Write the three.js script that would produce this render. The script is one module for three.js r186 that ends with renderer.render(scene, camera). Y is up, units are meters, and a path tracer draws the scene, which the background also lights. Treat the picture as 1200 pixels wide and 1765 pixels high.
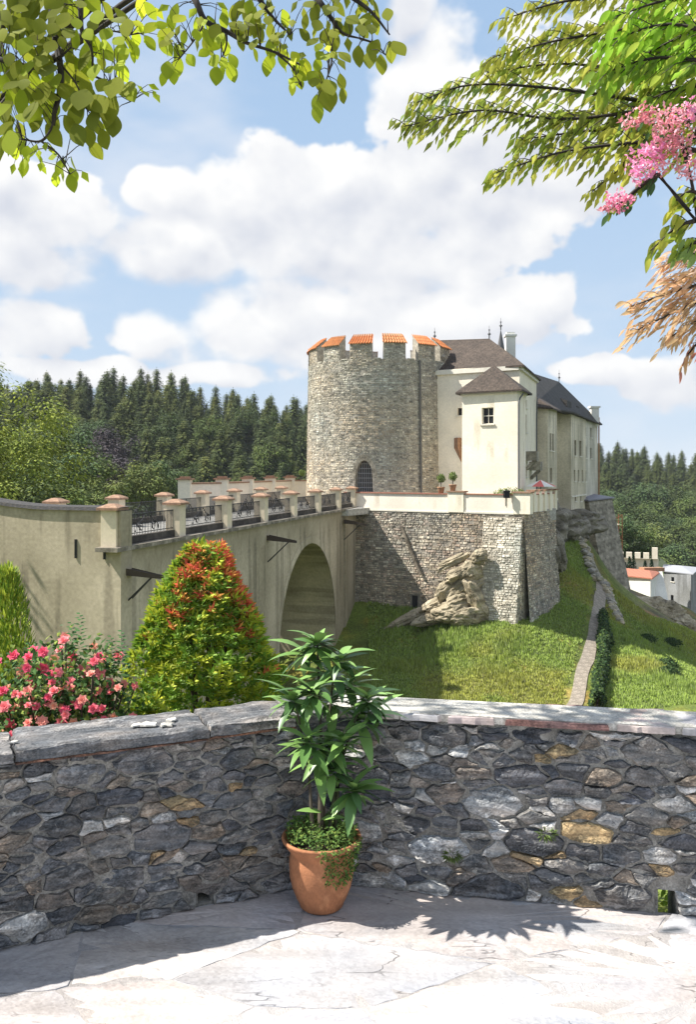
import * as THREE from 'three';
import { mergeGeometries } from 'three/addons/utils/BufferGeometryUtils.js';

// ---------------------------------------------------------------- camera, sky, sun, exposure
const scene = new THREE.Scene();
const EYE = 2.1, F = 1500, HZ = 811;                                  // eye height in metres; focal length and horizon of a 1200 x 1765 picture
const camera = new THREE.PerspectiveCamera(2 * Math.atan(882.5 / F) * 180 / Math.PI, 1200 / 1765, 0.1, 4000);
camera.position.set(0, EYE, 0); camera.lookAt(0, EYE, -10);
camera.setViewOffset(1200, 1765, 0, 882.5 - HZ, 1200, 1765);
const renderer = new THREE.WebGLRenderer({ antialias: true });
renderer.toneMapping = THREE.LinearToneMapping;
renderer.toneMappingExposure = 1.8;
renderer.shadowMap.enabled = true;
const V = (x, y, z) => new THREE.Vector3(x, y, z);
const SUN = V(-0.999 * Math.cos(0.87), Math.sin(0.87), -0.035 * Math.cos(0.87)).normalize();
const sun = new THREE.DirectionalLight(new THREE.Color(1, 0.945, 0.85), 5);
sun.position.copy(SUN).multiplyScalar(150); sun.castShadow = true;
sun.shadow.mapSize.set(4096, 4096);
Object.assign(sun.shadow.camera, { left: -110, right: 110, top: 110, bottom: -110, near: 1, far: 500 });
scene.add(sun, sun.target);

// ---------------------------------------------------------------- random numbers and noise
function rng(seed) { let a = seed >>> 0; return () => { a = (a + 0x6D2B79F5) | 0; let t = Math.imul(a ^ (a >>> 15), 1 | a); t = (t + Math.imul(t ^ (t >>> 7), 61 | t)) ^ t; return ((t ^ (t >>> 14)) >>> 0) / 4294967296; }; }
const NT = new Float32Array(4096); { const r = rng(7); for (let i = 0; i < 4096; i++) NT[i] = r(); }
const hsh = (x, y, z) => NT[(Math.imul(x, 73856093) ^ Math.imul(y, 19349663) ^ Math.imul(z, 83492791)) >>> 3 & 4095];
function noise(x, y, z = 0) {
  const xi = Math.floor(x), yi = Math.floor(y), zi = Math.floor(z); let u = x - xi, v = y - yi, w = z - zi;
  u = u * u * (3 - 2 * u); v = v * v * (3 - 2 * v); w = w * w * (3 - 2 * w);
  const L = (a, b, t) => a + (b - a) * t;
  const p = L(L(hsh(xi, yi, zi), hsh(xi + 1, yi, zi), u), L(hsh(xi, yi + 1, zi), hsh(xi + 1, yi + 1, zi), u), v);
  if (w === 0) return p;
  return L(p, L(L(hsh(xi, yi, zi + 1), hsh(xi + 1, yi, zi + 1), u), L(hsh(xi, yi + 1, zi + 1), hsh(xi + 1, yi + 1, zi + 1), u), v), w);
}
function fbm(x, y, z = 0, o = 4) { let s = 0, a = 0.5, n = 0; for (let i = 0; i < o; i++) { s += a * noise(x, y, z); n += a; x = x * 2.03 + 17.1; y = y * 2.03 + 5.7; z = z * 2.03 + 9.3; a *= 0.5; } return s / n; }
const clamp = (x, a = 0, b = 1) => x < a ? a : x > b ? b : x, sstep = (a, b, x) => { const t = clamp((x - a) / (b - a)); return t * t * (3 - 2 * t); }, mix = (a, b, t) => a + (b - a) * t;

// ---------------------------------------------------------------- sky: blue air with heaps of fair-weather cloud, placed by azimuth and elevation in degrees
{
  const W = 4096, H = 2048, data = new Float32Array(W * H * 4);
  const heaps = [[7.2, 15.2, 4, 2.6], [5.2, 16.6, 5, 3], [7, 17.5, 5, 3], [3, 12, 5, 2], [-3.8, 17.7, 4.9, 3.1], [0, 18.5, 4.6, 2.7], [-6.5, 16.3, 4.1, 3], [-11.3, 17.3, 2.2, 1.6], [-11.7, 13.6, 3.8, 2], [-1.5, 14.6, 7.6, 3], [4.6, 18.1, 5.7, 3.8], [6.8, 20.7, 4.9, 4], [9.5, 16.9, 5.6, 3.5], [3.8, 13.5, 7.6, 2.7], [6.1, 24.9, 3.4, 4.1], [4.4, 28, 2.3, 2.7], [12, 22, 6.2, 4.9], [17, 23.8, 5.6, 5.1], [13.5, 18.3, 4.3, 2.4], [-20.1, 15.1, 4.4, 4.1], [-21.1, 17.6, 3.3, 2.4], [-18.3, 13.2, 2.8, 2], [-19.1, 8.5, 4.8, 2.1], [-13.1, 8.3, 5.1, 2.1], [-7.2, 9.2, 4.9, 2.2], [-1.5, 10.1, 6.1, 2.6], [5, 10.2, 6.4, 2.6], [10.9, 10.6, 4.4, 2], [-16.7, 6.2, 6, 1.3], [-10.2, 6, 5.5, 1.1], [20.5, 5, 3.7, 2.1], [15.3, 6.1, 3.2, 1], [1.5, 8, 7.6, 1.7]];
  const D = Math.PI / 180;
  const amount = (az, el, dx, dy, dz) => {                            // how much cloud stands in one direction, before its billows
    let m = -1.2;
    if (Math.abs(az) < 34 && el < 34) for (const [a, e, ra, re] of heaps) { const q = 1 - Math.hypot((az - a) / ra, (el - e) / re); if (q > m) m = q; }
    const rest = (fbm(dx * 2.6 + 3, dy * 4.2, dz * 2.6, 3) - 0.5) * 3.2 - 0.1;
    return mix(m, rest, Math.max(sstep(24, 34, Math.abs(az)), sstep(29, 36, el)));
  };
  for (let j = 0; j < H; j++) {
    const el = (j + 0.5) / H * 180 - 90, ce = Math.cos(el * D), dy = Math.sin(el * D);
    for (let i = 0; i < W; i++) {
      const k = (j * W + i) * 4; data[k + 3] = 1;
      if (el < 0) { data[k] = 0.17; data[k + 1] = 0.18; data[k + 2] = 0.155; continue; }
      const u = ((i + 0.5) / W - 0.5) * 2 * Math.PI, dx = Math.cos(u) * ce, dz = Math.sin(u) * ce;
      const az = Math.atan2(dx, -dz) / D, seen = Math.abs(az) < 34 && el < 36;
      const t = Math.pow(clamp(el / 90), 0.55), h = Math.exp(-el / 7.5);
      let r = mix(0.60, 0.19, t), g = mix(0.78, 0.36, t), b = mix(0.98, 0.66, t);
      r = mix(r, 0.72, h * 0.85); g = mix(g, 0.81, h * 0.85); b = mix(b, 0.90, h * 0.85);
      { const v = sstep(0.42, 0.78, fbm(dx * 5 + 2, dy * 13, dz * 5, seen ? 5 : 3)) * 0.6; r = mix(r, 0.86, v); g = mix(g, 0.89, v); b = mix(b, 0.95, v); }
      const s = 11, x = dx * s, y = dy * s * 1.25, z = dz * s;
      const q = seen ? fbm(x * 0.9, y * 0.9, z * 0.9, 2) * 1.4 : 0;
      const m = amount(az + (q - 0.7) * 3.2, el + (q - 0.7) * 1.6, dx, dy, dz);
      if (m > -0.95) {
        const oc = seen ? 7 : 4, f = fbm(x, y, z, oc), bl = 1 - Math.abs(2 * fbm(x * 1.7 + 9, y * 1.7, z * 1.7, seen ? 5 : 3) - 1) * 1.6;
        const den = m * 1.05 + (f - 0.5) * 1.9 + (bl - 0.62) * 0.35;
        const sf = sstep(0.44, 0.66, fbm(x * 0.35 + 5, y * 0.35, z * 0.35, 2)), a = sstep(-0.06 - 0.22 * sf, 0.09 + 0.26 * sf, den) * 0.97;
        if (a > 0.002) {
          const lift = 0.035, f2 = fbm(x - 0.18, y + 0.32, z - 0.03, oc), m2 = amount(az + (q - 0.7) * 3.2 - 0.5, el + (q - 0.7) * 1.6 + 1.3, dx, dy + lift, dz);
          let lit = 0.60 + (f - f2) * 2.5 + (m - m2) * 0.65 - sstep(0.25, 1.0, den) * 0.16 + (bl - 0.6) * 0.16;
          lit = clamp(lit);
          const cr = mix(0.69, 1.02, lit), cg = mix(0.72, 1.015, lit), cb = mix(0.80, 1.005, lit);
          const air = h * 0.42;
          r = mix(r, mix(cr, 0.88, air), a); g = mix(g, mix(cg, 0.89, air), a); b = mix(b, mix(cb, 0.92, air), a);
        }
      }
      data[k] = r * 0.565; data[k + 1] = g * 0.565; data[k + 2] = b * 0.565;
    }
  }
  const tex = new THREE.DataTexture(data, W, H, THREE.RGBAFormat, THREE.FloatType);
  tex.mapping = THREE.EquirectangularReflectionMapping; tex.magFilter = THREE.LinearFilter; tex.minFilter = THREE.LinearFilter; tex.needsUpdate = true;
  scene.background = tex; scene.environment = tex;
}

// ---------------------------------------------------------------- naming
const taken = {};
function numbered(n) { const k = taken[n] = (taken[n] ?? -1) + 1; return k ? n + '_' + String(k).padStart(3, '0') : n; }
function thing(name, label, category, group, pos) { const o = new THREE.Group(); o.name = numbered(name); o.userData = { label, category }; if (group) o.userData.group = group; if (pos) o.position.copy(pos); scene.add(o); return o; }
function part(parent, name, geo, mat, stuff, label) { const m = new THREE.Mesh(geo, mat); m.name = name; m.castShadow = m.receiveShadow = true; if (stuff) m.userData.kind = 'stuff'; if (label) m.userData.label = label; parent.add(m); return m; }
function structure(name, geo, mat) { const m = part(scene, numbered(name), geo, mat); m.userData.kind = 'structure'; return m; }
function copy(o, label, group) { const c = o.clone(); c.name = numbered(o.name.replace(/_\d{3}$/, '')); c.userData = { ...o.userData, label }; if (group) c.userData.group = group; scene.add(c); return c; }
const at = (px, py, d) => V((px - 600) / F * d, EYE - (py - HZ) / F * d, -d);

// ---------------------------------------------------------------- geometry helpers
class GB {                                                            // collects triangles with uv in metres and a colour
  constructor() { this.p = []; this.u = []; this.c = []; this.col = [1, 1, 1]; }
  tri(a, b, c, ua, ub, uc) {
    const P = this.p; P.push(a.x, a.y, a.z, b.x, b.y, b.z, c.x, c.y, c.z);
    if (ua) this.u.push(...ua, ...ub, ...uc);
    else {
      const e = V().subVectors(b, a), f = V().subVectors(c, a), n = e.cross(f), ax = Math.abs(n.x), ay = Math.abs(n.y), az = Math.abs(n.z);
      for (const q of [a, b, c]) if (ay > ax && ay > az) this.u.push(q.x, q.z); else if (ax > az) this.u.push(q.z, q.y); else this.u.push(q.x, q.y);
    }
    for (let i = 0; i < 3; i++) this.c.push(...this.col);
  }
  quad(a, b, c, d) { this.tri(a, b, c); this.tri(a, c, d); }
  box(x0, x1, y0, y1, z0, z1) {
    const v = (i) => V(i & 1 ? x1 : x0, i & 2 ? y1 : y0, i & 4 ? z1 : z0);
    for (const f of [[0, 2, 3, 1], [4, 5, 7, 6], [0, 4, 6, 2], [1, 3, 7, 5], [2, 6, 7, 3], [0, 1, 5, 4]]) this.quad(...f.map(v));
    return this;
  }
  prism(poly, y0, y1) {                                               // poly: [x, z] seen from above
    const n = poly.length, T = poly.map(([x, z]) => V(x, y1, z)), B = poly.map(([x, z]) => V(x, y0, z));
    for (let i = 0; i < n; i++) { const j = (i + 1) % n; this.quad(B[i], B[j], T[j], T[i]); }
    for (const t of THREE.ShapeUtils.triangulateShape(poly.map(([x, z]) => new THREE.Vector2(x, z)), [])) { this.tri(T[t[0]], T[t[1]], T[t[2]]); this.tri(B[t[2]], B[t[1]], B[t[0]]); }
    return this;
  }
  bar(a, b, w, h = w) {                                               // square bar between two points
    const d = V().subVectors(b, a).normalize(), s = Math.abs(d.y) > 0.95 ? V(1, 0, 0) : V(0, 1, 0).cross(d).normalize(), t = V().crossVectors(d, s).normalize();
    const c = (p, i, j) => p.clone().addScaledVector(s, i * w / 2).addScaledVector(t, j * h / 2);
    const A = [c(a, -1, -1), c(a, 1, -1), c(a, 1, 1), c(a, -1, 1)], B = [c(b, -1, -1), c(b, 1, -1), c(b, 1, 1), c(b, -1, 1)];
    for (let i = 0; i < 4; i++) { const j = (i + 1) % 4; this.quad(A[i], A[j], B[j], B[i]); }
    this.quad(A[3], A[2], A[1], A[0]); this.quad(B[0], B[1], B[2], B[3]); return this;
  }
  geo(colors = false) {
    const g = new THREE.BufferGeometry(); g.setAttribute('position', new THREE.Float32BufferAttribute(this.p, 3)); g.setAttribute('uv', new THREE.Float32BufferAttribute(this.u, 2));
    if (colors) g.setAttribute('color', new THREE.Float32BufferAttribute(this.c, 3));
    g.computeVertexNormals(); return g;
  }
}
function tube(pts, radii, seg = 7) {                                  // a tapering limb through points; radii: one number or one per point
  const n = pts.length, p = [], u = [], idx = []; let s0 = null, len = 0;
  for (let i = 0; i < n; i++) {
    const d = V().subVectors(pts[Math.min(n - 1, i + 1)], pts[Math.max(0, i - 1)]).normalize();
    let s = s0 ? s0.clone().addScaledVector(d, -s0.dot(d)) : (Math.abs(d.y) > 0.9 ? V(1, 0, 0) : V(0, 1, 0)).cross(d); s.normalize(); s0 = s;
    const t = V().crossVectors(d, s), r = Array.isArray(radii) ? radii[i] : radii; if (i) len += pts[i].distanceTo(pts[i - 1]);
    for (let k = 0; k <= seg; k++) { const a = k / seg * Math.PI * 2; p.push(pts[i].x + (s.x * Math.cos(a) + t.x * Math.sin(a)) * r, pts[i].y + (s.y * Math.cos(a) + t.y * Math.sin(a)) * r, pts[i].z + (s.z * Math.cos(a) + t.z * Math.sin(a)) * r); u.push(k / seg * r * 6.3, len); }
    if (i) for (let k = 0; k < seg; k++) { const a = (i - 1) * (seg + 1) + k, b = a + seg + 1; idx.push(a, a + 1, b, a + 1, b + 1, b); }
  }
  const g = new THREE.BufferGeometry(); g.setAttribute('position', new THREE.Float32BufferAttribute(p, 3)); g.setAttribute('uv', new THREE.Float32BufferAttribute(u, 2)); g.setIndex(idx); g.computeVertexNormals(); return g;
}
const curve = (pts, n) => new THREE.CatmullRomCurve3(pts).getPoints(n);
class Leaves {                                                        // thousands of leaf-sized blades in one mesh
  constructor() { this.p = []; this.n = []; this.c = []; this.i = []; }
  add(o, dir, nor, len, wid, col, bend = 0.15) {                      // four-triangle blade: base, two shoulders, tip, folded along its rib
    const s = V().crossVectors(dir, nor).normalize(), n = V().crossVectors(s, dir).normalize(), k = this.p.length / 3;
    const q = (a, b, c) => { this.p.push(o.x + dir.x * a * len + s.x * b * wid + n.x * c * len, o.y + dir.y * a * len + s.y * b * wid + n.y * c * len, o.z + dir.z * a * len + s.z * b * wid + n.z * c * len); this.c.push(...col); };
    const nn = (b) => this.n.push(n.x + s.x * b, n.y + s.y * b, n.z + s.z * b);
    q(0, 0, 0); nn(0); q(0.42, -0.5, 0.04 - bend * 0.3); nn(-0.35); q(0.5, 0, -bend * 0.3 - 0.03); nn(0); q(0.42, 0.5, 0.04 - bend * 0.3); nn(0.35); q(1, 0, -bend); nn(0);
    this.i.push(k, k + 2, k + 1, k, k + 3, k + 2, k + 1, k + 2, k + 4, k + 2, k + 3, k + 4);
  }
  geo() { const g = new THREE.BufferGeometry(); g.setAttribute('position', new THREE.Float32BufferAttribute(this.p, 3)); g.setAttribute('normal', new THREE.Float32BufferAttribute(this.n, 3)); g.setAttribute('color', new THREE.Float32BufferAttribute(this.c, 3)); g.setIndex(this.i); return g; }
}
const rdir = (R) => { const z = R() * 2 - 1, a = R() * 6.2832, q = Math.sqrt(1 - z * z); return V(q * Math.cos(a), z, q * Math.sin(a)); };
const vary = (c, R, k = 0.2) => { const f = 1 + (R() - 0.5) * 2 * k, h = 1 + (R() - 0.5) * k * 0.6; return [c[0] * f * h, c[1] * f, c[2] * f / h]; };

// ---------------------------------------------------------------- textures and materials
function tex(size, fn, srgb = true, rep = 1) {                        // fn(u, v) in 0..1 returns [r, g, b] in 0..255, wraps by construction of tn()
  const d = new Uint8Array(size * size * 4);
  for (let j = 0; j < size; j++) for (let i = 0; i < size; i++) { const c = fn(i / size, j / size), k = (j * size + i) * 4; for (let q = 0; q < 3; q++) d[k + q] = clamp(c[q] ?? c[0], 0, 255); d[k + 3] = 255; }
  const t = new THREE.DataTexture(d, size, size); t.wrapS = t.wrapT = THREE.RepeatWrapping; t.magFilter = THREE.LinearFilter; t.minFilter = THREE.LinearMipmapLinearFilter; t.generateMipmaps = true;
  if (srgb) t.colorSpace = THREE.SRGBColorSpace; t.repeat.set(rep, rep); t.needsUpdate = true; return t;
}
function tn(u, v, fx, fy, seed, o = 4) {                              // noise that wraps at the tile's edge: blend of shifted copies
  const a = (x, y) => fbm(x * fx + seed * 7.3, y * fy + seed * 3.1, seed, o), w = (t) => sstep(0.75, 1, t);
  const wu = w(u), wv = w(v);
  const p = wu > 0 ? mix(a(u, v), a(u - 1, v), wu) : a(u, v);
  if (wv <= 0) return p;
  return mix(p, wu > 0 ? mix(a(u, v - 1), a(u - 1, v - 1), wu) : a(u, v - 1), wv);
}
const g3 = (x) => [x, x, x];
const crack = (n, w) => clamp(1 - Math.abs(n - 0.5) / w);             // thin line where a noise crosses its middle
const T = {
  slate: tex(512, (u, v) => { const s = tn(u, v, 5, 34, 1, 4), c = tn(u, v, 5, 5, 2, 4), f = tn(u, v, 70, 90, 3, 2), w = sstep(0.62, 0.74, tn(u, v, 14, 18, 5, 4)); const x = 172 + (s - 0.5) * 150 + (c - 0.5) * 130 + (f - 0.5) * 100; return [x + w * 62 + (c - .5) * 26, x + w * 60, x + w * 56 - (c - .5) * 26]; }, true, 1 / 0.5),
  slateB: tex(512, (u, v) => g3(128 + (tn(u, v, 6, 40, 1, 5) - 0.5) * 190 + (tn(u, v, 60, 80, 3, 2) - 0.5) * 110), false, 1 / 0.5),
  mortar: tex(512, (u, v) => { const x = 195 + (tn(u, v, 8, 8, 11, 5) - 0.5) * 120 + (tn(u, v, 90, 90, 12, 2) - 0.5) * 90; return [x, x - 1, x - 5]; }, true, 1 / 0.6),
  mortarB: tex(512, (u, v) => g3(128 + (tn(u, v, 14, 14, 11, 5) - 0.5) * 180 + (tn(u, v, 100, 100, 12, 2) - 0.5) * 90), false, 1 / 0.6),
  flag: tex(1024, (u, v) => {
    const s = tn(u, v, 3, 16, 21, 5), c = tn(u, v, 4, 5, 22, 4), f = tn(u, v, 110, 150, 23, 2), w = tn(u, v, 3, 4, 25, 3);
    const k = crack(tn(u, v, 2.2, 9, 24, 5), 0.006) * sstep(0.50, 0.62, tn(u, v, 6, 6, 26, 3)) + 0.6 * crack(tn(u, v, 5, 15, 27, 4), 0.008) * sstep(0.56, 0.66, tn(u, v, 8, 8, 28, 3));
    const x = 222 + (s - 0.5) * 92 + (c - 0.5) * 44 + (f - 0.5) * 36 - clamp(k) * 62; return [x + (w - 0.5) * 26 + 3, x, x - (w - 0.5) * 30 + 1];
  }, true, 1 / 1.6),
  flagB: tex(1024, (u, v) => g3(140 + (tn(u, v, 3, 16, 21, 5) - 0.5) * 150 - clamp(crack(tn(u, v, 2.2, 9, 24, 5), 0.007) * sstep(0.5, 0.62, tn(u, v, 6, 6, 26, 3))) * 90 + (tn(u, v, 110, 150, 23, 2) - 0.5) * 40), false, 1 / 1.6),
  plaster: tex(1024, (u, v) => { const c = tn(u, v, 3, 4, 31, 5), d = tn(u, v, 14, 2.2, 32, 4), f = tn(u, v, 80, 80, 33, 3), st = sstep(0.56, 0.78, d) * sstep(0.4, 0.7, c); const x = 240 + (c - 0.5) * 40 + (f - 0.5) * 22 - st * 30; return [x, x - st * 2, x - 3 - st * 6]; }, true, 1 / 7),
  stain: tex(1024, (u, v) => { const c = tn(u, v, 4, 3, 41, 5), d = tn(u, v, 22, 1.6, 42, 5), f = tn(u, v, 90, 90, 43, 3), st = sstep(0.52, 0.72, d); const x = 206 + (c - 0.5) * 100 + (f - 0.5) * 40 - st * 36; return [x, x - 2, x - 8 + (c - 0.5) * 10]; }, true, 1 / 9),
  grain: tex(256, (u, v) => g3(128 + (tn(u, v, 30, 30, 51, 4) - 0.5) * 200), false, 1 / 1.2),
  rub: tex(512, (u, v) => { const x = 175 + (tn(u, v, 9, 12, 61, 5) - 0.5) * 150 + (tn(u, v, 70, 90, 62, 2) - 0.5) * 70; return [x + 2, x, x - 6]; }, true, 1 / 3.1),
  shingle: tex(512, (u, v) => { const row = Math.floor(v * 32), k = Math.floor(u * 40 + (row % 2) * 0.5), h = hsh(k % 40, row, 3), e = (v * 32) % 1 < 0.14 ? 0.7 : 1; const x = (150 + (h - 0.5) * 60 + (tn(u, v, 6, 6, 71, 4) - 0.5) * 70) * e; return [x + 4, x, x - 4]; }, true, 1 / 5),
  clay: tex(512, (u, v) => { const c = tn(u, v, 5, 4, 81, 5), f = tn(u, v, 60, 50, 82, 3), w = sstep(0.58, 0.76, tn(u, v, 7, 5, 83, 5)); const x = 200 + (c - 0.5) * 80 + (f - 0.5) * 36; return [x + w * 22, x + w * 30 - 4, x + w * 34 - 8]; }, true, 1 / 0.5),
  turf: tex(1024, (u, v) => { const c = tn(u, v, 6, 6, 91, 5), f = tn(u, v, 120, 120, 92, 3), d = sstep(0.5, 0.72, tn(u, v, 5, 5, 93, 5)); const x = 150 + (c - 0.5) * 90 + (f - 0.5) * 110; return [x + d * 46, x + d * 16, x - 10 + d * 10]; }, true, 1 / 9),
  bark: tex(256, (u, v) => g3(150 + (tn(u, v, 16, 5, 95, 5) - 0.5) * 200), true, 1 / 0.3),
  rock: tex(512, (u, v) => { const s = tn(u, v, 6, 12, 97, 5), f = tn(u, v, 50, 60, 98, 3), k = crack(tn(u, v, 4, 6, 99, 4), 0.02); const x = 175 + (s - 0.5) * 150 + (f - 0.5) * 60 - k * 60; return [x + 5, x, x - 12]; }, true, 1 / 4),
};
const std = (rgb, o = {}) => new THREE.MeshStandardMaterial({ color: new THREE.Color().setRGB(...rgb), roughness: 0.9, ...o });
const leafMat = (tr = 0.4) => new THREE.MeshPhysicalMaterial({ vertexColors: true, roughness: 0.96, transmission: tr, thickness: 0, specularIntensity: 0.25, side: THREE.DoubleSide });
const glossLeaf = (rgb, r = 0.42) => std(rgb, { roughness: r, side: THREE.DoubleSide });

// ---------------------------------------------------------------- irregular stones: cells of a weighted Voronoi diagram, clipped to a rectangle
function cells(w, h, n, stretch, seed, vary = 0.5) {
  const R = rng(seed), pts = [], W = w / stretch; let tries = 0; const r0 = Math.sqrt(W * h / n) * 0.86;
  while (pts.length < n && tries++ < n * 60) { const p = [R() * W, R() * h, 1 + (Math.pow(R(), 2.1) - 0.27) * vary * 1.75]; if (pts.every((q) => Math.hypot(p[0] - q[0], p[1] - q[1]) > r0 * 0.5 * (p[2] + q[2]) * (tries < n * 30 ? 1 : 0.72))) pts.push(p); }
  return pts.map((p) => {
    let poly = [[0, 0], [W, 0], [W, h], [0, h]];
    for (const q of pts) if (q !== p) {
      const dx = q[0] - p[0], dy = q[1] - p[1], d2 = dx * dx + dy * dy; if (d2 > r0 * r0 * 30) continue;
      const c = (q[0] * q[0] + q[1] * q[1] - p[0] * p[0] - p[1] * p[1] + (p[2] * p[2] - q[2] * q[2]) * r0 * r0 * 0.30) / 2, out = [];
      for (let i = 0; i < poly.length; i++) { const a = poly[i], b = poly[(i + 1) % poly.length], fa = a[0] * dx + a[1] * dy - c, fb = b[0] * dx + b[1] * dy - c; if (fa <= 0) out.push(a); if (fa * fb < 0) { const t = fa / (fa - fb); out.push([a[0] + (b[0] - a[0]) * t, a[1] + (b[1] - a[1]) * t]); } }
      poly = out; if (poly.length < 3) break;
    }
    return poly.map(([x, y]) => [x * stretch, y]);
  }).filter((p) => p.length >= 3);
}
function inset(poly, g) {                                             // moves every edge of a convex polygon inwards
  let out = poly; const n = poly.length;
  for (let i = 0; i < n; i++) {
    const a = poly[i], b = poly[(i + 1) % n], l = Math.hypot(b[0] - a[0], b[1] - a[1]); if (l < 1e-6) continue; const nx = -(b[1] - a[1]) / l, ny = (b[0] - a[0]) / l, c = a[0] * nx + a[1] * ny + g, r = [];
    for (let k = 0; k < out.length; k++) { const p = out[k], q = out[(k + 1) % out.length], fp = p[0] * nx + p[1] * ny - c, fq = q[0] * nx + q[1] * ny - c; if (fp >= 0) r.push(p); if (fp * fq < 0) { const t = fp / (fp - fq); r.push([p[0] + (q[0] - p[0]) * t, p[1] + (q[1] - p[1]) * t]); } }
    out = r; if (out.length < 3) return [];
  }
  return out;
}
function outline(poly, soft, step, rough, seed) {                     // rounded, resampled, ragged outline
  let p = poly; for (let k = 0; k < soft; k++) { const o = []; for (let i = 0; i < p.length; i++) { const a = p[i], b = p[(i + 1) % p.length], c = k ? 0.25 : 0.08; o.push([mix(a[0], b[0], c), mix(a[1], b[1], c)], [mix(a[0], b[0], 1 - c), mix(a[1], b[1], 1 - c)]); } p = o; }
  const out = []; for (let i = 0; i < p.length; i++) { const a = p[i], b = p[(i + 1) % p.length], l = Math.hypot(b[0] - a[0], b[1] - a[1]), n = Math.max(1, Math.round(l / step)); for (let k = 0; k < n; k++) { const x = mix(a[0], b[0], k / n), y = mix(a[1], b[1], k / n); out.push([x + (noise(x * 31 + seed, y * 31, 3.3) - 0.5) * rough * 2, y + (noise(x * 31, y * 31 + seed, 7.7) - 0.5) * rough * 2]); } }
  return out;
}
function stone(out, base, h, seed, o = {}) {                          // a stone lying in the xy plane, its face towards +z: rings from the rim to the middle
  const cx = out.reduce((s, p) => s + p[0], 0) / out.length, cy = out.reduce((s, p) => s + p[1], 0) / out.length, R = rng(seed * 977 + 13), n = out.length, g = new GB();
  const tx = (R() - 0.5) * (o.tilt ?? 0.25), ty = (R() - 0.5) * (o.tilt ?? 0.25), rg = o.rough ?? 0.012, sx = o.strata ?? 1, ring = o.rings ?? [[1, -1], [0.985, 0.55], [0.9, 0.95], [0.62, 1.04], [0.3, 1.05]];
  const lv = ring.map(([s, z]) => out.map(([x, y]) => { const X = cx + (x - cx) * s, Y = cy + (y - cy) * s; let Z = z < 0 ? base : base + h * z; if (z > 0.3) { Z += (X - cx) * tx + (Y - cy) * ty; const q = noise(X * 9 * sx + seed, Y * 30 / sx + seed * 3, 1.7); Z += (noise(X * 14 + seed, Y * 26, seed % 50) - 0.5) * rg * 1.6 + (Math.floor(q * 4) / 4 - 0.4) * rg * 1.5; } return V(X, Y, Z); }));
  for (let k = 0; k + 1 < lv.length; k++) for (let i = 0; i < n; i++) { const j = (i + 1) % n; g.quad(lv[k][i], lv[k][j], lv[k + 1][j], lv[k + 1][i]); }
  const top = lv[lv.length - 1], c = V(cx, cy, top.reduce((s, p) => s + p.z, 0) / n); for (let i = 0; i < n; i++) g.tri(top[i], top[(i + 1) % n], c);
  const off = [R() * 3, R() * 3]; for (let i = 0; i < g.u.length; i += 2) { g.u[i] += off[0]; g.u[i + 1] += off[1]; }
  return g.geo();
}

// ---------------------------------------------------------------- the terrace: pale crazy paving
const FLOOR = [[0.585, 0.556, 0.542], [0.558, 0.556, 0.568], [0.595, 0.56, 0.547], [0.543, 0.548, 0.563], [0.585, 0.572, 0.56]].map((c) => std(c, { map: T.flag, bumpMap: T.flagB, bumpScale: 0.012, roughness: 0.8 }));
const WALLX = -0.147, WALLD = 4.43;                                   // inner corner of the parapet: x and distance
const wallLine = (x) => x < WALLX ? WALLD + 0.444 * (x - WALLX) : WALLD - 0.188 * (x - WALLX);
{
  const g = new GB(); g.prism([[-4, 2], [4.5, 2], [4.5, -wallLine(4.5) - 0.02], [WALLX, -WALLD - 0.02], [-4, -wallLine(-4) - 0.02]], -0.4, -0.0025);
  const base = structure('terrace_floor', g.geo(), std([0.52, 0.507, 0.495], { map: T.flag, bumpMap: T.mortarB, bumpScale: 0.006 }));
  const list = cells(8.2, 6.6, 150, 2.1, 31, 1.1);
  list.forEach((c, i) => {
    let p = inset(c, 0.0015).map(([x, y]) => [x - 3.9, y - 1.9]); if (p.length < 3) return;
    for (const k of [0.444, -0.188]) { const f = ([x, d]) => d - (WALLD + 0.012 + k * (x - WALLX)), r = []; p.forEach((a, n) => { const b = p[(n + 1) % p.length], fa = f(a), fb = f(b); if (fa <= 0) r.push(a); if (fa * fb < 0) r.push([mix(a[0], b[0], fa / (fa - fb)), mix(a[1], b[1], fa / (fa - fb))]); }); p = r; if (p.length < 3) return; }
    const o = outline(p, 0, 0.05, 0.011, 3.7), m = stone(o, -0.03, 0.03, i + 5, { tilt: 0.006, rough: 0.0035, strata: 0.7, rings: [[1, -1], [0.997, 0.7], [0.985, 0.96], [0.6, 1]] });
    m.rotateX(-Math.PI / 2); part(base, 'flagstone', m, FLOOR[i % 5]);
  });
}

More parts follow.
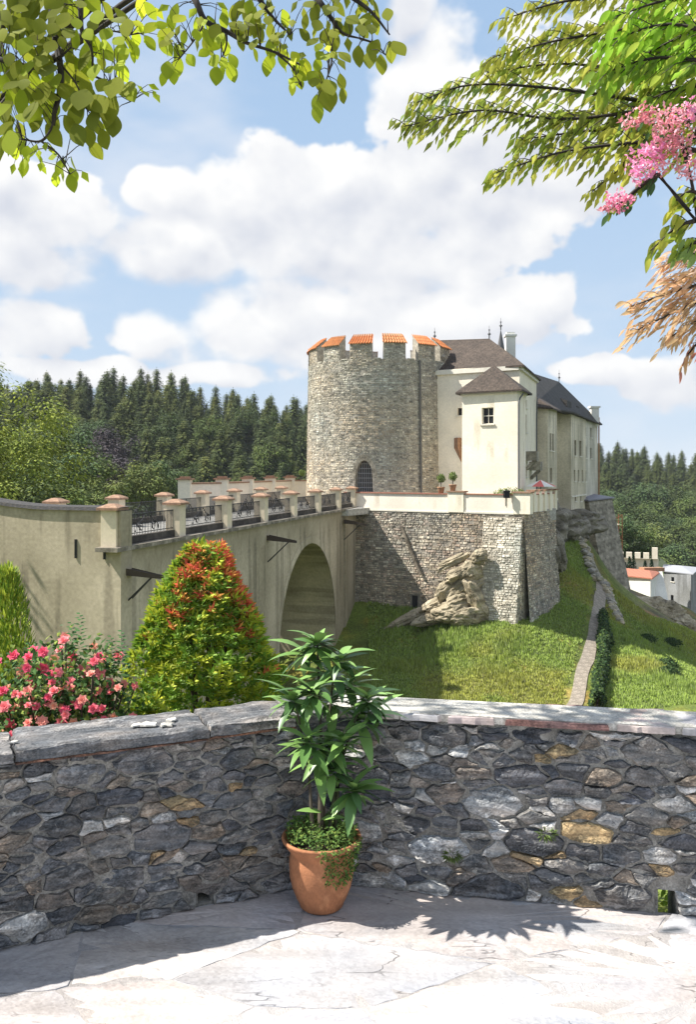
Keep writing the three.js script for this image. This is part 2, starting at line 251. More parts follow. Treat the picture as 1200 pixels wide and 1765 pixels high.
// ---------------------------------------------------------------- the stone parapet: two walls meeting in a corner behind the pot
const SLATE = { dark: [[0.052, 0.055, 0.064], [0.066, 0.068, 0.074], [0.080, 0.079, 0.080]], mid: [[0.11, 0.11, 0.115], [0.135, 0.131, 0.127], [0.10, 0.103, 0.11]], brown: [[0.145, 0.122, 0.10], [0.125, 0.108, 0.095], [0.17, 0.138, 0.11]], ochre: [[0.24, 0.18, 0.10], [0.21, 0.15, 0.085]], light: [[0.30, 0.295, 0.285], [0.25, 0.25, 0.25]], white: [[0.50, 0.49, 0.475]] };
for (const k in SLATE) SLATE[k] = SLATE[k].map((c) => std(c.map((x) => Math.min(0.95, x * 3.1)), { map: T.slate, bumpMap: T.slateB, bumpScale: 0.012, roughness: 0.78 }));
function rubbleWall(o, L, H, n, seed, hole, tone, D) {
  const R = rng(seed), { x0: hx, x1: hX, y0: hy, y1: hY } = hole;
  const sh = new THREE.Shape([[0, -0.6], [L, -0.6], [L, H], [0, H]].map((p) => new THREE.Vector2(...p))); sh.holes.push(new THREE.Path([[hx, hy], [hX, hy], [hX, hY], [hx, hY]].map((p) => new THREE.Vector2(...p))));
  const core = new THREE.ExtrudeGeometry(sh, { depth: D - 0.02, bevelEnabled: false }); core.translate(0, 0, -D); part(o, 'mortar_core', core, MORTAR);
  { // the mortar's own uneven face, a grid with humps and hollows
    const nx = Math.round(L / 0.022), ny = Math.round(H / 0.022), p = [], u = [], id = [];
    for (let j = 0; j <= ny; j++) for (let i = 0; i <= nx; i++) { const x = i / nx * L, y = j / ny * H; p.push(x, y, (fbm(x * 9, y * 12, seed, 3) - 0.5) * 0.022 + (noise(x * 45, y * 45, seed) - 0.5) * 0.006 - 0.006); u.push(x, y); }
    for (let j = 0; j < ny; j++) for (let i = 0; i < nx; i++) { const x = (i + 0.5) / nx * L, y = (j + 0.5) / ny * H; if (x > hx - 0.011 && x < hX + 0.011 && y > hy - 0.011 && y < hY + 0.011) continue; const a = j * (nx + 1) + i; id.push(a, a + 1, a + nx + 2, a, a + nx + 2, a + nx + 1); }
    const g = new THREE.BufferGeometry(); g.setAttribute('position', new THREE.Float32BufferAttribute(p, 3)); g.setAttribute('uv', new THREE.Float32BufferAttribute(u, 2)); g.setIndex(id); g.computeVertexNormals(); part(o, 'mortar_face', g, MORTAR);
  }
  cells(L, H - 0.012, n, 2.15, seed, 1.3).forEach((c, i) => {
    const cx = c.reduce((s, p) => s + p[0], 0) / c.length, cy = c.reduce((s, p) => s + p[1], 0) / c.length;
    if (c.some(([x, y]) => x > hx - 0.01 && x < hX + 0.01 && y > hy - 0.01 && y < hY + 0.01)) { if (cx > hx - 0.05 && cx < hX + 0.05 && cy < hY + 0.05) return; }
    if (cx > hx && cx < hX && cy > hy && cy < hY) return;
    let p = inset(c, 0.001 + R() * R() * 0.009); if (p.length < 3) return;
    p = p.map(([x, y]) => x > hx - 0.02 && x < hX + 0.02 && y < hY + 0.02 ? (y > hY - 0.03 ? [x, Math.max(y, hY + 0.006)] : [x < (hx + hX) / 2 ? Math.min(x, hx - 0.006) : Math.max(x, hX + 0.006), y]) : [x, y]);
    const out = outline(p, R() < 0.85 ? 1 : 2, 0.014, 0.011, i * 1.3 + seed); if (out.length < 6) return;
    const kind = tone(cx, cy, R), m = SLATE[kind];
    part(o, 'stone', stone(out, -0.03, 0.032 + R() * 0.016, i + seed * 100, { tilt: 0.12, rough: 0.009 + R() * 0.012 }), m[Math.floor(R() * m.length)]);
  });
}
const MORTAR = std([0.42, 0.41, 0.395], { map: T.mortar, bumpMap: T.mortarB, bumpScale: 0.012, roughness: 0.95 });
const pick = (R, list) => { let t = R() * list.reduce((s, x) => s + x[1], 0); for (const [k, w] of list) if ((t -= w) <= 0) return k; return list[0][0]; };
const LEFTL = 2.9, RIGHTL = 3.0, TH = 0.26;
const leftWall = thing('stone_parapet', 'dark slate rubble parapet with grey slab coping in front of the flowering shrubs', 'wall');
leftWall.position.set(WALLX - LEFTL * 0.914, 0, -(WALLD - LEFTL * 0.406)); leftWall.rotation.y = Math.atan2(0.444, 1);
rubbleWall(leftWall, LEFTL, 0.835, 298, 5, { x0: 2.275, x1: 2.34, y0: 0.012, y1: 0.075 }, (x, y, R) => { const och = Math.exp(-(((x - 2.25) / 0.26) ** 2)) * (y < 0.62 && y > 0.05 ? 1 : 0.15); return pick(R, [['dark', 3.1], ['mid', 3.6], ['brown', 2 + och], ['ochre', 0.1 + och * 1.5], ['light', 0.75], ['white', 0.14]]); }, TH);
const rightWall = thing('stone_parapet', 'grey slate rubble parapet with pale flagstone coping above the grassy slope', 'wall');
rightWall.position.set(WALLX, 0, -WALLD); rightWall.rotation.y = -Math.atan2(0.188, 1);
rubbleWall(rightWall, RIGHTL, 0.86, 296, 9, { x0: 1.65, x1: 1.735, y0: -0.2, y1: 0.105 }, (x, y, R) => pick(R, [['dark', 3.0], ['mid', 4.2], ['brown', 1.1], ['ochre', x > 1.0 && y < 0.45 ? 0.7 : 0.15], ['light', 2.0], ['white', 0.45]]), TH);
// coping slabs: one dark bedded slate run on the left wall, pale flags set in white mortar on the other
{
  const R = rng(77), dk = [[0.16, 0.155, 0.155], [0.19, 0.182, 0.178], [0.14, 0.14, 0.145]].map((c) => std(c.map((v) => v * 2.1), { map: T.slate, bumpMap: T.slateB, bumpScale: 0.010, roughness: 0.7 })), rust = std([0.42, 0.22, 0.15], { map: T.slate, bumpMap: T.slateB, bumpScale: 0.008 });
  const lime = std([0.85, 0.83, 0.8], { map: T.mortar });
  for (let x = -0.02, i = 0; x < LEFTL + 0.02; i++) {
    const w = 0.42 + R() * 0.5, x1 = Math.min(x + w, LEFTL + 0.08), d0 = 0.035 + R() * 0.02, base = [[x + 0.004, -0.30 - R() * 0.03], [x1 - 0.004, -0.30 - R() * 0.03], [x1 - 0.004, d0], [x + 0.004, d0 + (R() - 0.5) * 0.02]].map(([a, b]) => [a, -b]).reverse();
    const g = stone(outline(base, 0, 0.03, 0.012, i * 9.1), -0.022, 0.05, i + 60, { tilt: 0.02, rough: 0.007, strata: 0.5, rings: [[1, -1], [0.994, 0.3], [1.0, 0.62], [0.985, 0.92], [0.85, 1], [0.5, 1]] }); g.rotateX(-Math.PI / 2); g.translate(0, 0.848, 0);
    const s = part(leftWall, 'coping_slab', g, dk[i % 3]);
    const u = stone(outline(base.map(([a, b]) => [a, b]), 0, 0.04, 0.010, i * 4.3), -0.012, 0.016, i + 90, { tilt: 0.02, rough: 0.004 }); u.rotateX(-Math.PI / 2); u.translate(0, 0.826, 0); part(s, 'rusty_bed', u, i % 3 === 1 ? dk[2] : rust);
    x = x1;
  }
  for (const [x, z, r] of [[2.06, -0.09, 0.05], [2.13, -0.05, 0.04], [2.0, -0.1, 0.03], [2.17, -0.12, 0.03], [1.45, -0.06, 0.02], [1.3, -0.1, 0.025]]) { // splashes of old lime on the slab
    const p = []; for (let k = 0; k < 11; k++) { const a = k / 11 * 6.283, q = r * (0.55 + R() * 0.8); p.push([x + Math.cos(a) * q, -z + Math.sin(a) * q * 0.8]); } const g = stone(p, -0.014, 0.0075, x * 50 | 0, { tilt: 0, rough: 0.002, rings: [[1, -1], [0.9, 0.9], [0.5, 1]] }); g.rotateX(-Math.PI / 2); g.translate(0, 0.8965, 0); part(leftWall, 'lime_splash', g, lime);
  }
  const pale = [[0.62, 0.545, 0.51], [0.63, 0.59, 0.56], [0.61, 0.52, 0.49], [0.63, 0.615, 0.61]].map((c) => std(c, { map: T.flag, bumpMap: T.flagB, bumpScale: 0.006 })), plum = std([0.42, 0.24, 0.22], { map: T.slate });
  const bed = new GB(); bed.box(0.06, RIGHTL, 0.858, 0.893, -0.275, 0.008); part(rightWall, 'coping_mortar', bed.geo(), lime);
  for (let x = 0.05, i = 0; x < RIGHTL - 0.1; i++) {
    const w = 0.24 + R() * 0.3, x1 = Math.min(x + w, RIGHTL), s = (R() - 0.5) * 0.07, base = [[x + 0.012, -0.285 - R() * 0.02], [x1 - 0.016, -0.285 - R() * 0.02], [x1 - 0.012 + s, 0.018 + R() * 0.022], [x + 0.02, 0.018 + R() * 0.022]].map(([a, b]) => [a, -b]).reverse();
    const g = stone(outline(base, R() < 0.5 ? 0 : 1, 0.03, 0.012, i * 5.1), -0.012, 0.027 + R() * 0.007, i + 160, { tilt: 0.015, rough: 0.005, strata: 0.6, rings: [[1, -1], [0.996, 0.5], [0.98, 0.93], [0.8, 1], [0.4, 1]] }); g.rotateX(-Math.PI / 2); g.translate(0, 0.872, 0);
    part(rightWall, 'coping_flag', g, i === 3 || i === 7 ? plum : pale[i % 4]); x = x1 + 0.002;
  }
}

// ---------------------------------------------------------------- the potted shrub in the corner
const leafBlade = (len, wid, curl, fold, seg = 5, pw = 0.82) => {                // one blade along +x, its upper face +y, arching down by curl
  const p = [], n = [], id = []; for (let i = 0; i <= seg; i++) { const t = i / seg, w = wid * 0.5 * Math.pow(Math.sin(Math.PI * Math.min(1, 0.04 + t * 0.96) ** pw), 0.9) * (i === seg ? 0 : 1), a = curl * t * t, x = len * t * (1 - 0.12 * curl * t), y = -len * 0.5 * a; for (const s of [-1, 0, 1]) { p.push(x, y + Math.abs(s) * w * fold, s * w); n.push(curl * t, 1, -s * fold); } if (i) { const b = i * 3; id.push(b - 3, b - 2, b, b - 2, b + 1, b, b - 2, b - 1, b + 1, b - 1, b + 2, b + 1); } }
  const g = new THREE.BufferGeometry(); g.setAttribute('position', new THREE.Float32BufferAttribute(p, 3)); g.setAttribute('normal', new THREE.Float32BufferAttribute(n, 3)); g.setIndex(id); return g;
};
function orient(m, o, dir, up) { const x = dir.clone().normalize(), z = V().crossVectors(x, up).normalize(), y = V().crossVectors(z, x); m.matrix.makeBasis(x, y, z).setPosition(o); m.matrix.decompose(m.position, m.quaternion, m.scale); return m; }
{
  const pot = thing('potted_shrub', 'leafy green shrub in a terracotta pot in the corner of the stone parapet', 'plant', null, V(-0.128, 0, -4.2)), R = rng(404);
  const prof = [[0, 0.004], [0.098, 0.004], [0.106, 0.012], [0.107, 0.022], [0.122, 0.05], [0.142, 0.10], [0.154, 0.155], [0.156, 0.205], [0.155, 0.235], [0.149, 0.258], [0.148, 0.266], [0.153, 0.276], [0.172, 0.300], [0.188, 0.322], [0.193, 0.332], [0.191, 0.340], [0.181, 0.341], [0.168, 0.325], [0.15, 0.28], [0.14, 0.26]].map(([x, y]) => new THREE.Vector2(x, y));
  const pg = new THREE.LatheGeometry(prof, 56); { const u = pg.attributes.uv; for (let i = 0; i < u.count; i++) u.setXY(i, u.getX(i) * 1.0, pg.attributes.position.getY(i)); }
  const clay = std([0.66, 0.29, 0.14], { map: T.clay, roughness: 0.85, bumpMap: T.mortarB, bumpScale: 0.003 });
  part(pot, 'pot', pg, clay);
  const soil = new THREE.CylinderGeometry(0.149, 0.14, 0.03, 32); soil.translate(0, 0.295, 0); part(pot, 'soil', soil, std([0.05, 0.035, 0.025]));
  const S = 4.2 / F, q = (px, py, z = 0) => V((px - 552) * S, EYE - (py - HZ) * S, z);           // the shrub's own plane, in metres about the pot
  const bark = std([0.20, 0.165, 0.12], { map: T.bark }), green = std([0.10, 0.115, 0.05], { map: T.bark });
  const tips = [[545, 1105, 0.02, 24], [520, 1130, -0.10, 16], [585, 1128, 0.08, 16], [505, 1195, 0.09, 21], [540, 1180, 0.12, 20], [600, 1185, -0.06, 19], [632, 1195, 0.08, 20], [570, 1215, -0.10, 17], [620, 1240, -0.02, 17], [530, 1262, 0.12, 19], [560, 1275, 0.06, 15], [590, 1260, 0.14, 16], [606, 1345, 0.10, 20], [575, 1160, 0.0, 18], [572, 1318, 0.06, 13], [545, 1300, 0.02, 12], [588, 1300, -0.04, 12], [508, 1225, 0.0, 10], [640, 1225, 0.0, 8]];
  const base = [[556, 0, 0.0], [566, 0, 0.03], [545, 0, 0.02], [574, 0, -0.02], [560, 0, -0.04]].map(([px, , z]) => V((px - 557) * S * 1.0, 0.29, z));
  const main = [[q(552, 1320, 0.0), q(545, 1105, 0.02)], [q(590, 1300, 0.02), q(622, 1200, 0.06)], [q(530, 1330, 0.03), q(508, 1200, 0.07)], [q(585, 1330, 0.05), q(604, 1345, 0.09)], [q(560, 1300, -0.05), q(572, 1170, -0.04)]];
  main.forEach(([m, e], i) => { const pts = curve([base[i], base[i].clone().lerp(m, 0.5).add(V((R() - .5) * 0.02, 0, (R() - .5) * 0.02)), m, e], 14); part(pot, 'stem', tube(pts, pts.map((_, k) => mix(i === 0 ? 0.017 : 0.0105, 0.0045, k / 14)), 8), i % 2 ? green : bark); });
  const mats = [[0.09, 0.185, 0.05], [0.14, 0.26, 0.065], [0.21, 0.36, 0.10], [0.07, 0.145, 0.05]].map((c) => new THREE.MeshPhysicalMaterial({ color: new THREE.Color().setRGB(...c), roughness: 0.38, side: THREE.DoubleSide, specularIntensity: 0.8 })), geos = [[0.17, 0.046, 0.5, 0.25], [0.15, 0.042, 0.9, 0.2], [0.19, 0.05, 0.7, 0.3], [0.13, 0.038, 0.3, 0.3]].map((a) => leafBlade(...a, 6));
  for (const [px, py, z, n] of tips) {
    const c = q(px, py, z), near = main.map(([m, e]) => [m, e]).flat().concat(main.map(([m, e]) => m.clone().lerp(e, 0.5))).sort((a, b) => a.distanceTo(c) - b.distanceTo(c))[0];
    if (near.distanceTo(c) > 0.02) { const pts = curve([near, near.clone().lerp(c, 0.5).add(V(0, 0.012, 0)), c], 6); part(pot, 'twig', tube(pts, pts.map((_, k) => mix(0.005, 0.003, k / 6)), 6), green); }
    for (let k = 0; k < n; k++) {
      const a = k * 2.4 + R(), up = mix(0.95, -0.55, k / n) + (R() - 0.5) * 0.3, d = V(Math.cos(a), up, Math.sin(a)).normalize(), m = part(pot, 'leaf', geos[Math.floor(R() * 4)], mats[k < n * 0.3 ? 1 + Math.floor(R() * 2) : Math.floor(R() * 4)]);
      orient(m, c.clone().add(V(0, -0.035 * k / n, 0)), d, V((R() - 0.5) * 0.5, 1, (R() - 0.5) * 0.5)); const s = 0.74 + R() * 0.46; m.scale.setScalar(s);
    }
  }
  for (const [px, py, a] of [[538, 1390, 2.7], [600, 1402, 0.3], [520, 1150, 3.4]]) orient(part(pot, 'leaf', geos[3], mats[2]), q(552, py + 6, 0.03), V(Math.cos(a), 0.3, 0.3), V(0, 1, 0.3));
  const L = new Leaves(); // small-leaved creeper that fills the rim and hangs over it
  for (let k = 0; k < 2600; k++) {
    const a = R() * 6.283, hang = R() < 0.42 && Math.sin(a) > 0.0; let o;
    if (hang) { const t = Math.pow(R(), 1.4), aa = 0.9 + (R() - 0.5) * 1.5 * (1 - 0.35 * t), r = 0.188 + (R() - 0.4) * 0.03 - t * 0.025; o = V(Math.cos(aa) * r, 0.345 - t * (0.20 - Math.abs(aa - 1) * 0.08), Math.sin(aa) * r); } else { const r = Math.sqrt(R()) * 0.172; o = V(Math.cos(a) * r, 0.315 + R() * 0.095 * (1 - (r / 0.2) ** 3 * 0.5) + (Math.cos(a) < 0 ? 0.02 : 0) * R(), Math.sin(a) * r); }
    const d = rdir(R); d.y = d.y * 0.6 + (hang ? -0.3 : 0.35); d.normalize(); L.add(o, d, V(0, 1, 0.4).add(rdir(R).multiplyScalar(0.6)).normalize(), 0.013 + R() * 0.012, 0.007 + R() * 0.005, vary(R() < 0.4 ? [0.20, 0.29, 0.07] : [0.10, 0.19, 0.045], R, 0.3));
  }
  part(pot, 'creeping_foliage', L.geo(), leafMat(0.3), true);
}

// ---------------------------------------------------------------- terrain of the castle hill: a smooth surface through surveyed points (x, distance, height)
const survey = (() => {
  const s = [[-2.5, 4.9, -0.12], [0, 4.9, -0.30], [2, 4.8, -0.34], [5, 5, -0.4], [-4, 6.5, -0.12], [-2, 7, -0.15], [-6, 5, 0], [0.3, 7, -0.9], [3, 7.5, -1.3], [-3, 9.5, -0.8], [-9, 9, -0.5], [0, 14, -5], [8, 14, -6], [-8, 15, -4], [-12, 24, -8], [0, 24, -10.5], [10, 24, -12], [22, 24, -15], [0, 36, -13], [10, 36, -13.6], [22, 36, -16], [-10, 36, -12], [-30, 30, -9], [-25, 55, -14], [-10, 60, -13], [-14, 80, -11], [3, 78, -3], [12, 78, -2.6], [16, 90, -3], [22, 105, -6], [40, 60, -23], [55, 80, -30], [50, 50, -26], [60, 110, -30], [45, 110, -22], [-40, 80, -18], [-40, 110, -22], [0, 115, -14], [20, 130, -14], [60, 30, -24], [60, 140, -32], [30, 140, -20], [-20, 140, -26]];
  for (const [px, py, d] of [[655, 1215, 50], [800, 1225, 49.5], [985, 1222, 49], [1100, 1222, 48], [1196, 1222, 46], [690, 1085, 62.5], [760, 1080, 61.5], [842, 1076, 60], [895, 1074, 59.5], [946, 1056, 63], [900, 1130, 56.5], [740, 1150, 56], [1000, 1110, 59], [1022, 1045, 67], [1003, 972, 76], [962, 966, 73], [1062, 1075, 68], [1110, 1110, 62], [1190, 1160, 57], [1150, 1065, 84], [1196, 1090, 78], [1012, 925, 84], [1046, 985, 88], [1052, 1015, 82], [1100, 1030, 98], [1150, 1050, 104], [1196, 1060, 108], [972, 915, 80]]) { const p = at(px, py, d); s.push([p.x, d, p.y]); }
  return s;
})();
const groundAt = (() => {                                             // thin-plate spline
  const n = survey.length, N = n + 3, U = (r2) => r2 > 1e-9 ? r2 * Math.log(r2) : 0, A = [];
  for (let i = 0; i < n; i++) { const r = new Float64Array(N + 1); for (let j = 0; j < n; j++) r[j] = U(((survey[i][0] - survey[j][0]) ** 2 + (survey[i][1] - survey[j][1]) ** 2) / 400); r[i] += 0.004; r[n] = 1; r[n + 1] = survey[i][0] / 20; r[n + 2] = survey[i][1] / 20; r[N] = survey[i][2]; A.push(r); }
  for (let k = 0; k < 3; k++) { const r = new Float64Array(N + 1); for (let j = 0; j < n; j++) r[j] = k ? survey[j][k - 1] / 20 : 1; A.push(r); }
  for (let c = 0; c < N; c++) { let b = c; for (let r = c + 1; r < N; r++) if (Math.abs(A[r][c]) > Math.abs(A[b][c])) b = r; [A[c], A[b]] = [A[b], A[c]]; for (let r = 0; r < N; r++) if (r !== c) { const f = A[r][c] / A[c][c]; if (f) for (let k = c; k <= N; k++) A[r][k] -= f * A[c][k]; } }
  const w = A.map((r, i) => r[N] / r[i]);
  return (x, d) => { let s = w[n] + w[n + 1] * x / 20 + w[n + 2] * d / 20; for (let i = 0; i < n; i++) s += w[i] * U(((x - survey[i][0]) ** 2 + (d - survey[i][1]) ** 2) / 400); return s + (fbm(x * 0.5, d * 0.5, 2, 3) - 0.5) * 0.35 * clamp((d - 8) / 30); };
})();
const GX0 = -46, GX1 = 64, GD0 = 4.62, GD1 = 142, GNX = 160, GND = 190, GH = new Float32Array((GNX + 1) * (GND + 1));
for (let j = 0; j <= GND; j++) for (let i = 0; i <= GNX; i++) GH[j * (GNX + 1) + i] = groundAt(mix(GX0, GX1, i / GNX), mix(GD0, GD1, j / GND));
const ground = (x, d) => { const fx = clamp((x - GX0) / (GX1 - GX0) * GNX, 0, GNX - 1e-6), fd = clamp((d - GD0) / (GD1 - GD0) * GND, 0, GND - 1e-6), i = fx | 0, j = fd | 0, k = j * (GNX + 1) + i, u = fx - i, v = fd - j; return mix(mix(GH[k], GH[k + 1], u), mix(GH[k + GNX + 1], GH[k + GNX + 2], u), v); };
const onGround = (px, py, d0 = 44, d1 = 115) => { for (let d = d0; d < d1; d += 0.25) { const p = at(px, py, d); if (p.y <= ground(p.x, d)) return V(p.x, ground(p.x, d), -d); } const p = at(px, py, d1); return V(p.x, ground(p.x, d1), -d1); };
{
  const p = [], u = [], c = [], id = [], W = GNX + 1;
  for (let j = 0; j <= GND; j++) for (let i = 0; i <= GNX; i++) {
    const x = mix(GX0, GX1, i / GNX), d = mix(GD0, GD1, j / GND); p.push(x, GH[j * W + i], -d); u.push(x, d);
    const dry = sstep(0.50, 0.68, fbm(x * 0.16 + 4, d * 0.16, 8, 4)), rocky = sstep(0.45, 0.75, fbm(x * 0.3, d * 0.3, 4, 4) + clamp((d - 76) / 16) * 0.35 - 0.1) * clamp((d - 72) / 6) * (x > 8 ? 1 : 0), e = fbm(x * 0.5, d * 0.5, 6, 3);
    const g = [0.30 + e * 0.08, 0.42 + e * 0.08, 0.08], q = [0.50, 0.44, 0.15], s = [0.42, 0.36, 0.24]; for (let k = 0; k < 3; k++) c.push(mix(mix(g[k], q[k], dry * 0.75), s[k], rocky * 0.8));
    if (i && j) { const b = j * W + i; id.push(b - W - 1, b - W, b, b - W - 1, b, b - 1); }
  }
  const g = new THREE.BufferGeometry(); g.setAttribute('position', new THREE.Float32BufferAttribute(p, 3)); g.setAttribute('uv', new THREE.Float32BufferAttribute(u, 2)); g.setAttribute('color', new THREE.Float32BufferAttribute(c, 3)); g.setIndex(id); g.computeVertexNormals();
  structure('castle_hill', g, new THREE.MeshStandardMaterial({ vertexColors: true, map: T.turf, roughness: 1 }));
  const far = new THREE.PlaneGeometry(5000, 5000, 8, 8); far.rotateX(-Math.PI / 2); far.translate(0, -42, -1200); structure('valley_ground', far, std([0.05, 0.08, 0.03]));
  const PATHP = curve([[986, 1238], [990, 1222], [1003, 1170], [1017, 1120], [1030, 1062], [1036, 1020], [1031, 988], [1018, 958], [1004, 930]].map(([x, y]) => onGround(x, y)), 50);
  // grass tufts on the slope in view
  const R = rng(515), tl = new Leaves(); for (let k = 0; k < 7; k++) { const a = R() * 6.28, t = V(Math.cos(a) * 0.5, 1, Math.sin(a) * 0.5).normalize(); tl.add(V((R() - 0.5) * 0.2, -0.02, (R() - 0.5) * 0.2), t, V(Math.cos(a), 0.2, Math.sin(a)), 0.14 + R() * 0.12, 0.05, [1, 1, 1], 0.3); }
  const spots = []; for (let k = 0; k < 52000; k++) { const d = 47 + R() * 34, x = mix(0.01, 0.42, R()) * d; if (x < 1.5 || (d > 70 && x < 14) || PATHP.some((q) => Math.hypot(q.x - x, -q.z - d) < 0.75)) continue; spots.push([x, d]); }
  const im = new THREE.InstancedMesh(tl.geo(), new THREE.MeshPhysicalMaterial({ vertexColors: true, roughness: 1, transmission: 0.25, thickness: 0, side: THREE.DoubleSide }), spots.length), M = new THREE.Matrix4(), Q = new THREE.Quaternion(), col = new THREE.Color();
  spots.forEach(([x, d], k) => { const s = 0.55 + R() * 0.9, dry = sstep(0.48, 0.66, fbm(x * 0.16 + 4, d * 0.16, 8, 4)), lush = sstep(0.5, 0.7, fbm(x * 0.3, d * 0.3, 14, 3)), right = sstep(24, 27, x - (d - 50) * 0.1); Q.setFromAxisAngle(V(0, 1, 0), R() * 6.28); M.compose(V(x, ground(x, d), -d), Q, V(s, s * (0.7 + lush * 0.9), s)); im.setMatrixAt(k, M); const v = 0.75 + R() * 0.5; col.setRGB(mix(mix(0.27, 0.38, dry * 0.7), 0.40, right * 0.6) * v, mix(mix(0.37, 0.37, dry * 0.7), 0.44, right * 0.6) * v, 0.065 * v); im.setColorAt(k, col); });
  im.name = 'grass_tufts'; im.userData = { kind: 'stuff', label: 'rough grass on the castle slope', category: 'grass' }; im.castShadow = im.receiveShadow = true; scene.add(im);
}

// ---------------------------------------------------------------- rubble masonry seen from afar: thousands of small stones set proud of a wall, row by row
const MAS = { lime: [[0.53, 0.48, 0.39], [0.45, 0.41, 0.345], [0.61, 0.56, 0.47], [0.36, 0.335, 0.29], [0.50, 0.43, 0.35], [0.29, 0.265, 0.235]], pale: [[0.66, 0.63, 0.57], [0.58, 0.55, 0.50], [0.72, 0.69, 0.63], [0.50, 0.48, 0.44]], warm: [[0.46, 0.40, 0.33], [0.36, 0.32, 0.28], [0.55, 0.49, 0.41], [0.42, 0.34, 0.29], [0.25, 0.23, 0.21], [0.50, 0.46, 0.40]] };
const STONEMAT = new THREE.MeshStandardMaterial({ vertexColors: true, map: T.rub, roughness: 0.95 });
function facing(surf, L, H, o) {                                      // surf(s, y, out): a point of the wall; skip(s, y): openings
  const g = new GB(), R = rng(o.seed), pal = MAS[o.pal ?? 'lime']; let y = 0;
  while (y < H) {
    const rh = o.row * (0.65 + R() * 0.75); let s = -R() * o.row * 2;
    while (s < L) {
      const w = rh * (1.0 + R() * R() * 3.2), a = Math.max(0, s), b = Math.min(L, s + w); s += w; if (b - a < 0.03 || R() < (o.gap ?? 0.05)) continue;
      if (o.skip && (o.skip((a + b) / 2, y + rh / 2) || o.skip(a, y + rh / 2) || o.skip(b, y + rh / 2))) continue;
      const j = () => (R() - 0.5) * rh * 0.28, gp = 0.012 + R() * 0.03, z = (o.proud ?? 0.05) * (0.3 + R()), y0 = y + gp, y1 = Math.min(y + rh - gp * 0.5, H);
      const q = [[a + gp, y0 + j() * 0.5], [b - gp, y0 + j() * 0.5], [b - gp, y1 + j() * 0.5], [a + gp, y1 + j() * 0.5]], B = q.map(([x, v]) => surf(x, v, -0.02)), mx = (a + b) / 2, my = (y0 + y1) / 2, Tt = q.map(([x, v]) => surf(mx + (x - mx) * (0.82 + R() * 0.12), my + (v - my) * (0.72 + R() * 0.18), z * (0.75 + R() * 0.5)));
      const tone = fbm(a * 0.35 + o.seed, y * 0.5, 3, 3), c = pal[Math.floor(R() * pal.length)], f = (0.9 + R() * 0.2) * (0.8 + tone * 0.5) * 2.0, wv = (fbm(a * 0.22, y * 0.3 + 9, o.seed, 3) - 0.5) * 0.35; g.col = [c[0] * f * (1 + wv), c[1] * f, c[2] * f * (1 - wv)];
      for (let i = 0; i < 4; i++) g.quad(B[i], B[(i + 1) % 4], Tt[(i + 1) % 4], Tt[i]); g.quad(Tt[0], Tt[1], Tt[2], Tt[3]);
    }
    y += rh;
  }
  const t = g.geo(true); return t;
}
const JOINT = std([0.66, 0.61, 0.53], { map: T.mortar }), JOINTW = std([0.46, 0.42, 0.37], { map: T.mortar });
const CREAM = std([0.97, 0.89, 0.755], { map: T.plaster, bumpMap: T.grain, bumpScale: 0.01 }), PINKISH = std([0.95, 0.86, 0.76], { map: T.plaster }), DRAB = std([0.98, 0.90, 0.74], { map: T.stain, bumpMap: T.grain, bumpScale: 0.015 }), GREYP = std([0.98, 0.94, 0.85], { map: T.stain }), TRIM = std([0.80, 0.76, 0.68], { map: T.plaster });
const ROOF = std([0.20, 0.155, 0.125], { map: T.shingle, roughness: 0.85 }), ROOFD = std([0.135, 0.128, 0.122], { map: T.shingle, roughness: 0.8 }), TILE = std([0.85, 0.30, 0.10], { map: T.clay, roughness: 0.8 }), TILEO = std([0.62, 0.36, 0.22], { map: T.clay }), CAP = std([0.50, 0.315, 0.215], { map: T.clay, roughness: 0.9 }), IRON = std([0.035, 0.035, 0.038], { roughness: 0.55, metalness: 0.4 }), LEAD = std([0.10, 0.10, 0.105], { roughness: 0.6 }), DARKW = std([0.06, 0.045, 0.035]), GLASS = new THREE.MeshPhysicalMaterial({ color: new THREE.Color().setRGB(0.02, 0.022, 0.025), roughness: 0.3, specularIntensity: 0.35 }), STONEC = std([0.62, 0.58, 0.50], { map: T.rub }), WHITE = std([0.88, 0.86, 0.83], { map: T.plaster });

